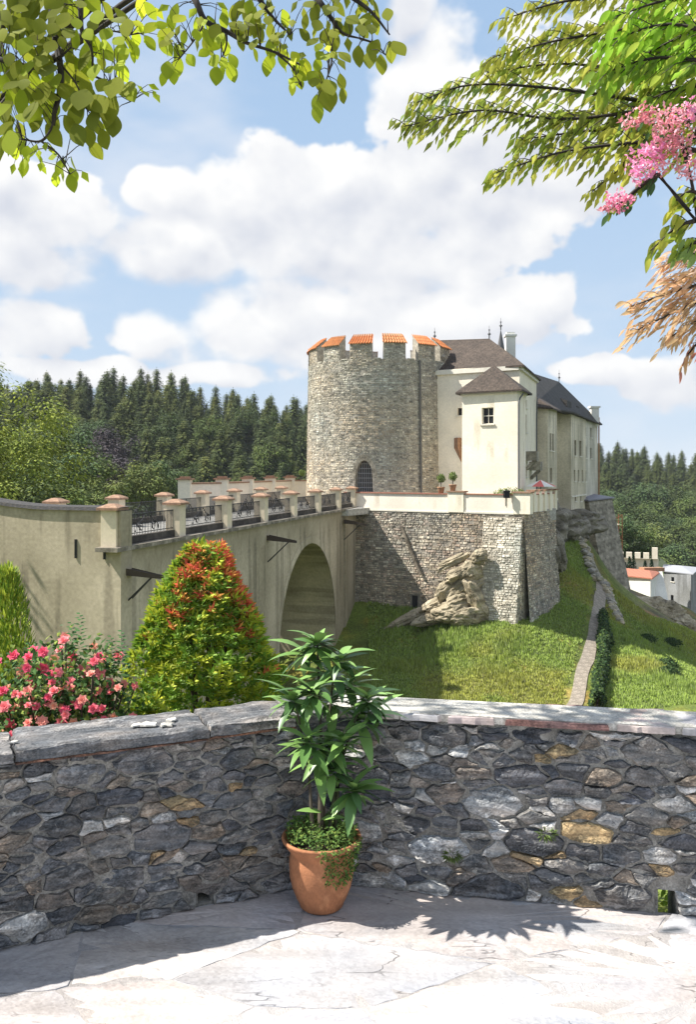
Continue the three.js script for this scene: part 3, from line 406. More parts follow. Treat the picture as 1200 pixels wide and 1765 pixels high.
// ---------------------------------------------------------------- buildings: a footprint of walls with real window openings
function edgeHit(a, b, px, py) { const k = (px - 600) / F, t = (k * a[1] - a[0]) / ((b[0] - a[0]) - k * (b[1] - a[1])), d = a[1] + (b[1] - a[1]) * t; return [t * Math.hypot(b[0] - a[0], b[1] - a[1]), EYE - (py - HZ) / F * d]; }
function wallFace(g, a, b, y0, y1, holes, deep) {                     // a, b: [x, distance]; holes: [s0, s1, y0, y1]
  const L = Math.hypot(b[0] - a[0], b[1] - a[1]), tx = (b[0] - a[0]) / L, td = (b[1] - a[1]) / L, pt = (s, y, i = 0) => V(a[0] + tx * s - td * i, y, -(a[1] + td * s + tx * i)); // i: inwards
  const xs = [...new Set([0, L, ...holes.flatMap((h) => [h[0], h[1]])])].sort((p, q) => p - q), ys = [...new Set([y0, y1, ...holes.flatMap((h) => [h[2], h[3]])])].sort((p, q) => p - q);
  for (let i = 0; i + 1 < xs.length; i++) for (let j = 0; j + 1 < ys.length; j++) { const mx = (xs[i] + xs[i + 1]) / 2, my = (ys[j] + ys[j + 1]) / 2; if (holes.some((h) => mx > h[0] && mx < h[1] && my > h[2] && my < h[3])) continue; g.quad(pt(xs[i], ys[j]), pt(xs[i + 1], ys[j]), pt(xs[i + 1], ys[j + 1]), pt(xs[i], ys[j + 1])); }
  for (const [s0, s1, h0, h1] of holes) { const A = [pt(s0, h0), pt(s1, h0), pt(s1, h1), pt(s0, h1)], B = [pt(s0, h0, deep), pt(s1, h0, deep), pt(s1, h1, deep), pt(s0, h1, deep)]; for (let i = 0; i < 4; i++) g.quad(A[i], A[(i + 1) % 4], B[(i + 1) % 4], B[i]); }
  return pt;
}
function windowPart(o, pt, [s0, s1, y0, y1], deep, cols, rows, frame = TRIM, sill = true) {
  const g = new GB(); g.quad(pt(s0, y0, deep - 0.02), pt(s1, y0, deep - 0.02), pt(s1, y1, deep - 0.02), pt(s0, y1, deep - 0.02)); const w = part(o, 'window', g.geo(), GLASS);
  const f = new GB(), t = 0.05; for (let i = 0; i <= cols; i++) { const s = mix(s0 + t / 2, s1 - t / 2, i / cols); f.bar(pt(s, y0, deep - 0.06), pt(s, y1, deep - 0.06), t); } for (let j = 0; j <= rows; j++) { const y = mix(y0 + t / 2, y1 - t / 2, j / rows); f.bar(pt(s0, y, deep - 0.065), pt(s1, y, deep - 0.065), t); } part(w, 'window_frame', f.geo(), frame);
  if (sill) { const b = new GB(); b.bar(pt(s0 - 0.12, y0 - 0.06, -0.04), pt(s1 + 0.12, y0 - 0.06, -0.04), 0.14, 0.1); part(w, 'window_sill', b.geo(), TRIM); }
}
function building(o, fp, y0, y1, mat, wins, deep = 0.28) {            // wins: [edge number, px0, py0, px1, py1, columns, rows] seen in the picture
  const g = new GB(), made = [];
  fp.forEach((a, i) => { const b = fp[(i + 1) % fp.length], hs = wins.filter((w) => w[0] === i).map((w) => { const p = edgeHit(a, b, w[1], w[4]), q = edgeHit(a, b, w[3], w[2]); const r = [Math.min(p[0], q[0]), Math.max(p[0], q[0]), Math.min(p[1], q[1]), Math.max(p[1], q[1])]; if (r[1] - r[0] < 0.4) { const c = (r[0] + r[1]) / 2; r[0] = c - 0.2; r[1] = c + 0.2; } r.w = w; return r; }); made.push([wallFace(g, a, b, y0, y1, hs, deep), hs]); });
  part(o, 'wall', g.geo(), mat);
  for (const [pt, hs] of made) for (const h of hs) windowPart(o, pt, h, deep, h.w[5] ?? 2, h.w[6] ?? 2, h.w[7] ?? DARKW);
  return made.map((m) => m[0]);
}
function roofOn(o, name, verts, faces, mat, th = 0.14) {              // a roof of flat slopes with thickness
  const g = new GB(); for (const f of faces) { const p = f.map((i) => verts[i]), b = p.map((v) => v.clone().add(V(0, -th, 0))); for (let i = 1; i + 1 < p.length; i++) { g.tri(p[0], p[i], p[i + 1]); g.tri(b[0], b[i + 1], b[i]); } for (let i = 0; i < p.length; i++) g.quad(p[i], p[(i + 1) % p.length], b[(i + 1) % p.length], b[i]); }
  slopeUV(g); return part(o, name, g.geo(), mat);
}
function slopeUV(g) {                                                 // uv along the eaves and up the slope
  for (let t = 0; t < g.p.length / 9; t++) { const q = [0, 1, 2].map((k) => V(g.p[t * 9 + k * 3], g.p[t * 9 + k * 3 + 1], g.p[t * 9 + k * 3 + 2])), n = V().subVectors(q[1], q[0]).cross(V().subVectors(q[2], q[0])).normalize(); if (n.y < 0) n.negate(); if (Math.abs(n.y) > 0.97 || Math.abs(n.y) < 0.1) continue; const e = V(0, 1, 0).cross(n).normalize(), up = V().crossVectors(n, e); q.forEach((v, k) => { g.u[t * 6 + k * 2] = v.dot(e); g.u[t * 6 + k * 2 + 1] = v.dot(up); }); }
}
const lathe = (pts, n = 16) => new THREE.LatheGeometry(pts.map(([x, y]) => new THREE.Vector2(x, y)), n);
function finial(o, p, h) { const g = lathe([[0.05, 0], [0.05, h * 0.25], [0.16, h * 0.34], [0.05, h * 0.43], [0.03, h * 0.6], [0.10, h * 0.66], [0.02, h * 0.72], [0.012, h], [0, h]], 8); g.translate(p.x, p.y, p.z); part(o, 'finial', g, LEAD); }

// pavilion at the front
const avg = (a, b, t = 0.5) => [mix(a[0], b[0], t), mix(a[1], b[1], t)];
{
  const o = thing('castle_pavilion', 'cream plastered pavilion with a brown pyramid roof beside the round tower', 'building');
  const A = [8.72, 66.4], B = [12.5, 64.0], C = [13.75, 67.2], D = [9.97, 69.6];
  building(o, [A, B, C, D], -0.8, 8.1, CREAM, [[0, 831, 702, 851, 731, 2, 2, TRIM]]);
  const ov = 0.35, c = [(A[0] + C[0]) / 2, (A[1] + C[1]) / 2], ev = [A, B, C, D].map(([x, d]) => { const l = Math.hypot(x - c[0], d - c[1]); return V(x + (x - c[0]) / l * ov * 1.5, 8.05, -(d + (d - c[1]) / l * ov * 1.5)); }), mid = ev.map((v) => V(mix(v.x, c[0], 0.16), 8.42, mix(v.z, -c[1], 0.16)));
  const vs = [...ev, ...mid, V(c[0], 10.2, -c[1])]; roofOn(o, 'roof', vs, [[0, 1, 5, 4], [1, 2, 6, 5], [2, 3, 7, 6], [3, 0, 4, 7], [4, 5, 8], [5, 6, 8], [6, 7, 8], [7, 4, 8]], ROOF);
  const g = new GB(); for (let i = 0; i < 4; i++) { const p = [A, B, C, D][i], q = [A, B, C, D][(i + 1) % 4]; g.bar(V(p[0], 7.93, -p[1]), V(q[0], 7.93, -q[1]), 0.28, 0.2); } part(o, 'cornice', g.geo(), TRIM);
  part(o, 'drainpipe', tube(curve([V(12.95, 7.8, -64.15), V(12.62, 7.3, -63.95), V(12.58, 6.6, -63.93), V(12.58, -0.5, -63.93)], 20), 0.06, 6), LEAD);
}
// the main palace behind it
{
  const o = thing('castle_palace', 'tall cream palace with a brown hipped roof rising behind the pavilion', 'building');
  const A = [4.0, 72.8], B = [13.25, 67.1], C = [16.7, 77], D = [7.2, 82];
  const pts = building(o, [A, B, C, D], -2, 10.25, CREAM, [[0, 789, 703, 798, 716, 2, 2, DARKW], [1, 896.5, 710, 899, 728, 1, 2], [1, 906, 715, 908.5, 745, 1, 3], [1, 906, 690, 908.5, 702, 1, 1], [1, 907, 808, 909, 822, 1, 2]]);
  const E = [[3.7, 73.4], [13.5, 66.6], [17.2, 77.4], [7, 82.6]].map(([x, d]) => V(x, 10.2, -d)), M = [[4.6, 73.8], [13.2, 68], [16.3, 77], [7.4, 81.6]].map(([x, d]) => V(x, 10.85, -d)), r0 = V(7.6, 13.5, -76.2), r1 = V(11.9, 13.2, -73.2);
  roofOn(o, 'roof', [...E, ...M, r0, r1], [[0, 1, 5, 4], [1, 2, 6, 5], [2, 3, 7, 6], [3, 0, 4, 7], [4, 5, 9, 8], [5, 6, 9], [6, 7, 8, 9], [7, 4, 8]], ROOF);
  const g = new GB(); for (const [p, q] of [[A, B], [B, C]]) g.bar(V(p[0], 10.02, -p[1]), V(q[0], 10.02, -q[1]), 0.42, 0.34); part(o, 'cornice', g.geo(), TRIM);
  finial(o, r0, 1.1); finial(o, r1, 1.1);
  const sp = new THREE.ConeGeometry(0.42, 2.2, 8); sp.translate(13.05, 13.1, -74.2); part(o, 'spire', sp, LEAD); finial(o, V(13.05, 14.1, -74.2), 1.0);
  const dm = new GB(); dm.box(12.1, 12.9, 11.3, 11.55, -71.3, -70.6); part(o, 'roof_hatch', dm.geo(), TRIM);
  const ch = new GB(); ch.box(13.55, 14.35, 10.6, 13.6, -75.2, -74.4); ch.box(13.45, 14.45, 13.6, 13.75, -75.3, -74.3); ch.box(13.6, 14.3, 13.75, 13.95, -75.15, -74.45); part(o, 'chimney', ch.geo(), WHITE);
  part(o, 'drainpipe', tube(curve([V(16.9, 8.7, -76.9), V(16.45, 8.1, -75.6), V(16.42, 7.4, -75.6), V(16.42, -1, -75.6)], 20), 0.07, 6), LEAD);
  for (const [s, y] of [[3.2, 2.9], [5.8, 2.1]]) { const b = new GB(), p = pts[1]; b.col = [1, 1, 1]; b.quad(p(s, y), p(s + 1.5, y), p(s + 1.5, y, -0.9), p(s, y, -0.9)); b.quad(p(s, y + 0.75), p(s + 1.5, y + 0.75), p(s + 1.5, y + 0.75, -0.9), p(s, y + 0.75, -0.9)); b.quad(p(s, y, -0.9), p(s + 1.5, y, -0.9), p(s + 1.5, y + 0.75, -0.9), p(s, y + 0.75, -0.9)); b.quad(p(s, y), p(s, y, -0.9), p(s, y + 0.75, -0.9), p(s, y + 0.75)); b.quad(p(s + 1.5, y), p(s + 1.5, y, -0.9), p(s + 1.5, y + 0.75, -0.9), p(s + 1.5, y + 0.75)); b.bar(p(s + 0.3, y - 0.7), p(s + 0.3, y, -0.7), 0.22); b.bar(p(s + 1.2, y - 0.7), p(s + 1.2, y, -0.7), 0.22); part(o, 'balcony', b.geo(), STONEC); }
  const nb = new GB(), p0 = pts[0]; { const s = edgeHit(A, B, 783, 755)[0], t = edgeHit(A, B, 796, 755)[0], y1 = edgeHit(A, B, 783, 755)[1], y0 = edgeHit(A, B, 783, 772)[1]; nb.quad(p0(s, y0), p0(t, y0, -0.7), p0(t, y1, -0.7), p0(s, y1)); nb.quad(p0(t, y0), p0(t, y0, -0.7), p0(t, y1, -0.7), p0(t, y1)); nb.tri(p0(s, y1), p0(t, y1, -0.7), p0(t, y1)); nb.tri(p0(s, y0), p0(t, y0, -0.7), p0(t, y0 - 1.2)); nb.tri(p0(t, y0), p0(t, y0, -0.7), p0(t, y0 - 1.2)); } part(o, 'corner_bracket', nb.geo(), TILEO);
}
// the long wing: bay, projecting block and end block under one dark roof
{
  const o = thing('castle_wing', 'long castle wing with a dark slate roof and rows of narrow windows', 'building');
  building(o, [[13.5, 80], [17.94, 78], [19.5, 81.1], [15, 83.4]], -6, 7.75, DRAB, [[1, 948.5, 747, 951, 776, 1, 3], [1, 952.5, 748, 955, 777, 1, 3], [1, 948.5, 807, 952.5, 832, 1, 3]]);
  building(o, [[13, 90.6], [22.59, 88], [26.3, 96.1], [18, 99]], -7, 8.0, DRAB, [[1, 991, 759, 994, 785, 1, 3], [1, 999.5, 760, 1003, 786, 1, 3], [1, 990, 810, 992.5, 829, 1, 2], [1, 996.5, 810, 999, 830, 1, 2], [1, 1003.5, 810, 1006, 830, 1, 2], [1, 991.5, 853, 994, 864, 1, 1], [1, 1000.5, 853, 1003, 864, 1, 1]]);
  building(o, [[18, 99.6], [26.05, 96.2], [30.35, 105.6], [22, 109]], -7, 7.9, GREYP, [[1, 1009, 737, 1011.5, 752, 1, 2], [1, 1018, 738, 1021, 754, 1, 2], [1, 1009.5, 770, 1012, 789, 1, 2], [1, 1018, 772, 1021, 790, 1, 2], [1, 1009, 811, 1011.5, 830, 1, 2]]);
  building(o, [[12.5, 82.5], [17.2, 80.3], [22.2, 91.2], [16, 94]], -5, 8.0, DRAB, []);
  const E = [V(16.6, 8.0, -77.6), V(22.9, 7.95, -87.5), V(31.0, 7.75, -105.9), V(21.6, 7.75, -110.4), V(7.5, 8, -83.5)], r0 = V(14.8, 12.3, -83), r1 = V(24.3, 12.3, -100);
  roofOn(o, 'roof', [...E, r0, r1], [[0, 1, 2, 6, 5], [2, 3, 6], [3, 4, 5, 6], [4, 0, 5]], ROOFD);
  roofOn(o, 'bay_roof', [V(16.2, 7.85, -77.9), V(18.3, 7.7, -77.6), V(20.0, 7.7, -81.4), V(15.6, 10.2, -81.5), V(17.6, 9.8, -84.5)], [[0, 1, 3], [1, 2, 4, 3]], ROOF);
  for (const [px, py, d, w] of [[978, 690, 92, 2.6], [996, 700, 98, 1.6]]) { const p = at(px, py, d), g = new GB(); g.quad(p.clone(), p.clone().add(V(w * 0.42, 0, -w * 0.9)), p.clone().add(V(w * 0.42 - 1.3, 0.5, -w * 0.9 - 0.6)), p.clone().add(V(-1.3, 0.5, -0.6))); g.quad(p.clone().add(V(0, -0.7, 0)), p.clone().add(V(w * 0.42, -0.7, -w * 0.9)), p.clone().add(V(w * 0.42, 0, -w * 0.9)), p.clone()); g.tri(p.clone().add(V(0, -0.7, 0)), p.clone(), p.clone().add(V(-1.3, 0.5, -0.6))); part(o, 'dormer', g.geo(), ROOFD); }
  const ch = new GB(), c = at(1025, 735, 104); ch.box(c.x - 0.45, c.x + 0.45, c.y, c.y + 2.2, c.z - 0.45, c.z + 0.45); ch.box(c.x - 0.6, c.x + 0.6, c.y + 2.2, c.y + 2.4, c.z - 0.6, c.z + 0.6); part(o, 'chimney', ch.geo(), WHITE);
  finial(o, r1, 1.4); finial(o, r0, 0.8);
  const st = new GB(); for (const [p, q] of [[[17.94, 78], [19.5, 81.1]], [[22.59, 88], [26.3, 96.1]]]) { const dx = q[0] - p[0], dd = q[1] - p[1], l = Math.hypot(dx, dd), n = [dd / l * 0.05, -dx / l * 0.05]; st.bar(V(p[0] + n[0], -0.55, -(p[1] + n[1])), V(q[0] + n[0], -0.55, -(q[1] + n[1])), 0.14, 0.14); } part(o, 'string_course', st.geo(), TRIM);
  part(o, 'drainpipe', tube([V(30.3, 8.5, -104.9), V(30.35, -1, -105.1)], 0.09, 6), TILEO);
}
// grey outwork with a small lead roof at the wing's foot
{
  const o = thing('castle_outwork', 'weathered grey buttressed outwork with a flat lead roof at the foot of the wing', 'building');
  const top = [[26.4, 95.4], [31.6, 104.0], [29.6, 107], [24.4, 98]], g = new GB(), c = [28, 101], B = top.map(([x, d], i) => { const k = i < 2 ? 1.9 : 0.3; return V(x + k, -13, -(d - k * 0.9)); }), Tt = top.map(([x, d]) => V(x, -1.3, -d));
  for (let i = 0; i < 4; i++) g.quad(B[i], B[(i + 1) % 4], Tt[(i + 1) % 4], Tt[i]); part(o, 'wall', g.geo(), std([0.50, 0.47, 0.43], { map: T.rock }));
  const R = top.map(([x, d]) => V(c[0] + (x - c[0]) * 1.12, -1.1, -(c[1] + (d - c[1]) * 1.12))); roofOn(o, 'roof', [...R, V(28, -0.5, -102.5)], [[0, 1, 4], [1, 2, 4], [2, 3, 4], [3, 0, 4]], std([0.13, 0.125, 0.16], { roughness: 0.5 }));
}

// ---------------------------------------------------------------- the round tower
const TWX = 2.75, TWD = 75, TWR = 6.12;
{
  const o = thing('round_tower', 'round rubble stone tower with battlements roofed in orange tiles', 'tower', null, V(TWX, 0, -TWD)), R = rng(88);
  const rad = (y) => TWR + clamp((12 - y) / 13) * 0.22, pt = (a, y, out) => V(Math.sin(a) * (rad(y) + out), y, Math.cos(a) * (rad(y) + out));   // a: 0 faces the viewer
  const y0 = -1, yTop = 10.95, dx = -0.235, dw = 0.125;                  // gate opening: angle and half width
  const gy = (a) => { const t = Math.abs(a - dx) / dw; return t >= 1 ? -9 : 1.35 + 1.55 * Math.pow(1 - t * t, 0.62); };
  { const g = new GB(), n = 180; for (let i = 0; i < n; i++) { const a = i / n * 6.2832 - Math.PI, b = (i + 1) / n * 6.2832 - Math.PI, ya = Math.max(y0, gy(a)), yb = Math.max(y0, gy(b)); const L = 8; for (let k = 0; k < L; k++) { g.quad(pt(a, mix(ya, yTop, k / L), 0), pt(b, mix(yb, yTop, k / L), 0), pt(b, mix(yb, yTop, (k + 1) / L), 0), pt(a, mix(ya, yTop, (k + 1) / L), 0)); } if (ya > y0 || yb > y0) g.quad(pt(a, ya, 0), pt(b, yb, 0), pt(b, yb, -0.8), pt(a, ya, -0.8)); g.quad(pt(a, yTop, -1.1), pt(b, yTop, -1.1), pt(b, yTop, 0), pt(a, yTop, 0)); g.quad(pt(a, 8.5, -1.1), pt(b, 8.5, -1.1), pt(b, yTop, -1.1), pt(a, yTop, -1.1)); } for (const e of [dx - dw, dx + dw]) g.quad(pt(e, y0, 0), pt(e, 1.35, 0), pt(e, 1.35, -0.8), pt(e, y0, -0.8)); part(o, 'wall', g.geo(), JOINT); }
  part(o, 'masonry', facing((s, y, out) => pt(s / TWR - Math.PI, y + y0, out), TWR * 6.2832, yTop - y0, { row: 0.128, seed: 3, proud: 0.038, gap: 0.05, skip: (s, y) => { const a = s / TWR - Math.PI; return y + y0 < gy(a) + 0.05 && Math.abs(a - dx) < dw + 0.01; } }), STONEMAT, true);
  { const g = new GB(), f = new GB(); for (let i = 0; i < 14; i++) { const a = dx + mix(-dw, dw, i / 14), b = dx + mix(-dw, dw, (i + 1) / 14); g.quad(pt(a, y0, -0.6), pt(b, y0, -0.6), pt(b, Math.max(y0, gy(b)), -0.6), pt(a, Math.max(y0, gy(a)), -0.6)); } const w = part(o, 'gate', g.geo(), std([0.02, 0.018, 0.018])); for (let i = 1; i < 10; i++) { const a = dx + mix(-dw, dw, i / 10); f.bar(pt(a, y0, -0.45), pt(a, Math.max(0, gy(a)), -0.45), 0.045); } for (let k = 0; k < 9; k++) { const y = -0.4 + k * 0.38, t = y < 1.35 ? 1 : Math.sqrt(Math.max(0, 1 - Math.pow((y - 1.35) / 1.55, 1.6))); f.bar(pt(dx - dw * t, y, -0.43), pt(dx + dw * t, y, -0.43), 0.045); } part(w, 'iron_grille', f.geo(), std([0.30, 0.30, 0.31], { roughness: 0.5 }));
    const v = new GB(); for (let i = 0; i < 9; i++) { const s = i / 9, a = dx + mix(-dw, dw, s), b = dx + mix(-dw, dw, (i + 0.9) / 9), ya = Math.max(1.3, gy(a)), yb = Math.max(1.3, gy(b)), m = dx, o2 = (q) => m + (q - m) * 1.35; v.quad(pt(a, ya + 0.02, 0.07), pt(b, yb + 0.02, 0.07), pt(o2(b), yb + 0.55 - Math.abs(b - m) * 1.6, 0.07), pt(o2(a), ya + 0.55 - Math.abs(a - m) * 1.6, 0.07)); } part(o, 'voussoirs', v.geo(), std([0.62, 0.58, 0.5], { map: T.rub })); }
  for (let k = 0; k < 14; k++) {                                       // merlons with single-pitch tiled caps
    const c = 0.157 + k * 6.2832 / 14 + (k === 1 ? 0.03 : 0), hw = 0.148, n = 7, g = new GB(), seen = Math.cos(c) > -0.2, lo = k === 1 ? yTop : yTop, e = 12.25 + (R() - 0.5) * 0.08;
    for (let i = 0; i < n; i++) { const a = c + mix(-hw, hw, i / n), b = c + mix(-hw, hw, (i + 1) / n); g.quad(pt(a, lo, 0), pt(b, lo, 0), pt(b, e, 0), pt(a, e, 0)); g.quad(pt(b, lo, -0.85), pt(a, lo, -0.85), pt(a, e + 0.8, -0.85), pt(b, e + 0.8, -0.85)); g.quad(pt(a, e, 0), pt(b, e, 0), pt(b, e + 0.8, -0.85), pt(a, e + 0.8, -0.85)); }
    for (const q of [c - hw, c + hw]) g.quad(pt(q, lo, 0), pt(q, lo, -0.85), pt(q, e + 0.8, -0.85), pt(q, e, 0)); const m = part(o, 'merlon', g.geo(), JOINT);
    if (seen) part(m, 'merlon_masonry', facing((s, y, out) => pt(c - hw + s / TWR, lo + y, out), hw * 2 * TWR, e - lo, { row: 0.13, seed: 40 + k, proud: 0.035 }), STONEMAT, true);
    const t = new GB(), cols = 9, rows = 3; for (let r = 0; r < rows; r++) for (let i = 0; i < cols; i++) for (let s = 0; s < 4; s++) { // pantiles: a ridge and a valley each, every course lapping the one below
      const A = (q) => c + mix(-hw - 0.012, hw + 0.012, (i + q / 4) / cols), z = (q) => 0.05 + 0.055 * Math.sin((q / 4) * 6.2832), P = (q, f, l) => { const o2 = mix(0.16, -0.88, (r + f) / rows), y = e + 0.02 + 0.84 * (0.16 - o2) / 1.04 + z(q) + l - 0.1; return pt(A(q), y, o2); }; t.quad(P(s, -0.08, 0.05), P(s + 1, -0.08, 0.05), P(s + 1, 1, 0.01), P(s, 1, 0.01)); t.quad(P(s, -0.08, -0.02), P(s + 1, -0.08, -0.02), P(s + 1, -0.08, 0.05), P(s, -0.08, 0.05)); }
    part(m, 'roof_tiles', t.geo(), k % 3 ? TILE : std([0.80, 0.33, 0.12], { map: T.clay, roughness: 0.8 }));
    if (k === 1 || k === 2 || k === 0 || k > 10) { const s = new GB(); s.box(-0.28, 0.28, -0.03, 0.05, -0.12, 0.16); const b = s.geo(); b.rotateY(c + 0.224); const p = pt(c + 0.224, yTop + 0.03, -0.1); b.translate(p.x, p.y, p.z); part(o, 'crenel_sill', b, GREYP); }
  }
  const pa = 0.50; part(o, 'drainpipe', tube([pt(pa, 10.9, 0.12), pt(pa, 10.4, 0.16), pt(pa, y0, 0.16)], 0.085, 8), std([0.16, 0.15, 0.135]));
}

// ---------------------------------------------------------------- terrace, its cream parapet and the rubble retaining wall (axes of the front: x along it, z outwards)
const CF = new THREE.Matrix4().makeRotationY(-32 * Math.PI / 180).setPosition(12.5, 0, -64), cw = (x, y, z) => V(x, y, z).applyMatrix4(CF), inFront = (o) => { o.applyMatrix4(CF); return o; };
{
  const g = new GB(); g.prism([[-13.0, 2.6], [1.4, 2.6], [1.9, -3], [-4, -6], [-26, -10], [-26, -2]], -1.6, -0.75); const fl = structure('castle_forecourt', g.geo(), std([0.62, 0.60, 0.57], { map: T.mortar })); fl.applyMatrix4(CF);
  const o = inFront(thing('retaining_wall', 'tall rubble stone retaining wall below the cream terrace parapet', 'wall'));
  const sec = (x0, x1, z0, bat, seed, row, pal, skip) => { const H = 13.2, b = new GB(), f = (s, y, out) => V(x0 + s, -14.1 + y, z0 + (H - y) * bat + out); b.quad(f(0, 0, 0), f(x1 - x0, 0, 0), f(x1 - x0, H, 0), f(0, H, 0)); for (const e of [0, x1 - x0]) b.quad(f(e, 0, 0), f(e, H, 0), V(x0 + e, -0.9, z0 - 1.4), V(x0 + e, -14.1, z0 - 1.4)); b.quad(f(0, H, 0), f(x1 - x0, H, 0), V(x1, -0.9, z0 - 1.4), V(x0, -0.9, z0 - 1.4)); part(o, 'wall', b.geo(), JOINTW); part(o, 'masonry', facing(f, x1 - x0, H, { row, seed, proud: 0.05, pal, skip, gap: 0.06 }), STONEMAT, true); };
  sec(-13.6, -3.9, 2.95, 0.055, 11, 0.145, 'warm', (s, y) => s > 6.5 && s < 7.15 && y > 5.9 && y < 6.9); sec(-3.9, 1.75, 3.05, 0.05, 12, 0.145, 'warm');
  { const b = new GB(); b.box(-7.0, -6.55, -8.1, -7.2, 3.1, 3.36); part(o, 'drain_mouth', b.geo(), std([0.02, 0.02, 0.02])); }
  { const p = curve([V(-8.0, -2.2, 3.06), V(-7.6, -2.9, 3.2), V(-6.6, -4.9, 3.4), V(-6.2, -5.6, 3.45)], 12); part(o, 'stain_gutter', tube(p, 0.13, 6), std([0.30, 0.27, 0.24], { map: T.rock })); }
  const side = (s, y, out) => V(1.75 + out + (13.2 - y) * 0.06, -14.1 + y, 3.4 - s); { const b = new GB(); b.quad(side(0, 0, 0), side(6.5, 0, 0), side(6.5, 13.2, 0), side(0, 13.2, 0)); part(o, 'wall', b.geo(), JOINTW); part(o, 'masonry', facing(side, 6.5, 13.2, { row: 0.15, seed: 13, proud: 0.05, pal: 'warm' }), STONEMAT, true); }
  const pb = inFront(thing('terrace_parapet', 'cream plastered terrace parapet with red brick capping along the retaining wall', 'wall')), w = new GB(); w.box(-13.2, -4.15, -0.9, 0.34, 2.62, 2.98); w.box(-2.95, 1.45, -0.86, 0.36, 2.70, 3.06); w.box(1.4, 1.72, -0.86, 0.36, -3.4, 2.68); part(pb, 'wall', w.geo(), PINKISH);
  const c = new GB(); c.box(-13.2, -4.2, 0.343, 0.43, 2.55, 3.07); c.box(-2.9, 1.5, 0.363, 0.44, 2.62, 3.14); c.box(1.32, 1.8, 0.363, 0.44, -3.4, 2.6); part(pb, 'capping', c.geo(), std([0.55, 0.26, 0.19], { map: T.clay }));
  for (const [x, z] of [[-3.55, 2.86], [1.5, 2.9]]) { const q = new GB(); q.box(x - 0.62, x + 0.62, -0.93, 0.52, z - 0.3, z + 0.3); const m = part(pb, 'pier', q.geo(), CREAM); const k = new GB(); k.box(x - 0.7, x + 0.7, 0.523, 0.62, z - 0.38, z + 0.38); part(m, 'pier_cap', k.geo(), CAP); }
  for (let k = 0; k < 5; k++) { const q = new GB(), z = 1.4 - k * 1.15; q.box(1.35, 1.85, -0.86, 0.62, z - 0.22, z + 0.22); const m = part(pb, 'pier', q.geo(), CREAM), r = new GB(); r.box(1.27, 1.93, 0.623, 0.72, z - 0.3, z + 0.3); part(m, 'pier_cap', r.geo(), CAP); }
  const bs = new GB(); bs.box(-13.2, -4.1, -1.0, -0.903, 2.9, 3.04); bs.box(-2.9, 1.3, -0.98, -0.863, 3.0, 3.14); part(pb, 'ledge', bs.geo(), TRIM);
  // buttresses
  const butt = (x0, x1, zt, zb, yb, seed, label, spread = 0) => { const u = inFront(thing('stone_buttress', label, 'buttress')), H = -1.2 - yb, b = new GB(), P = (s, y, z) => V(s + (s > (x0 + x1) / 2 ? spread : 0) * (1 - y / H), yb + y, z), zf = (y) => mix(zb, zt, y / H), fr = (s, y, out) => V(mix(x0, x1, s / (x1 - x0)) + (s / (x1 - x0)) * spread * (1 - y / H), yb + y, zf(y) + out), rt = (s, y, out) => V(x1 + spread * (1 - y / H) + out, yb + y, zf(y) - s); const A = [fr(0, 0, 0), fr(x1 - x0, 0, 0), fr(x1 - x0, H, 0), fr(0, H, 0)]; b.quad(...A); const K = A.map((v) => V(v.x, v.y, 2)); b.quad(A[1], K[1], K[2], A[2]); b.quad(A[0], A[3], K[3], K[0]); b.quad(A[3], A[2], K[2], K[3]); part(u, 'wall', b.geo(), JOINT); part(u, 'masonry', facing(fr, x1 - x0, H, { row: 0.155, seed, proud: 0.06, gap: 0.12, pal: 'pale' }), STONEMAT, true); part(u, 'masonry', facing(rt, 1.6, H, { row: 0.22, seed: seed + 1, proud: 0.06 }), STONEMAT, true); };
  butt(-1.3, 1.6, 3.25, 4.75, -10, 21, 'pale coursed stone buttress standing beside the rock outcrop');
  const b2 = thing('stone_buttress', 'narrow raking stone buttress in the shade on the castle flank', 'buttress'); { const f0 = at(915, 1062, 61.5), f1 = at(946, 1062, 62.5), t0 = at(905, 905, 62.5), t1 = at(924, 905, 64), H = t0.y - f0.y + 1.4, fr = (s, y, out) => { const v = y / H, a = f0.clone().lerp(f1, s / 1.3).lerp(t0.clone().lerp(t1, s / 1.3), v); a.y = mix(f0.y - 1.4, t0.y, v); return a.add(V(-0.3 * out, 0, out)); }, b = new GB(), A = [fr(0, 0, 0), fr(1.3, 0, 0), fr(1.3, H, 0), fr(0, H, 0)], K = A.map((v) => v.clone().add(V(1.4, 0, -3.6))); b.quad(...A); b.quad(A[1], K[1], K[2], A[2]); b.quad(A[0], A[3], K[3], K[0]); b.quad(A[3], A[2], K[2], K[3]); part(b2, 'wall', b.geo(), JOINT); part(b2, 'masonry', facing(fr, 1.3, H, { row: 0.2, seed: 31, proud: 0.06, pal: 'warm' }), STONEMAT, true); part(b2, 'masonry', facing((s, y, out) => { const e = fr(1.3, y, 0); return e.add(V(1.4 * s / 3.8 + out * 0.9, 0, -3.6 * s / 3.8 + out * 0.3)); }, 3.8, H, { row: 0.22, seed: 33, proud: 0.07, pal: 'warm' }), STONEMAT, true); }
}

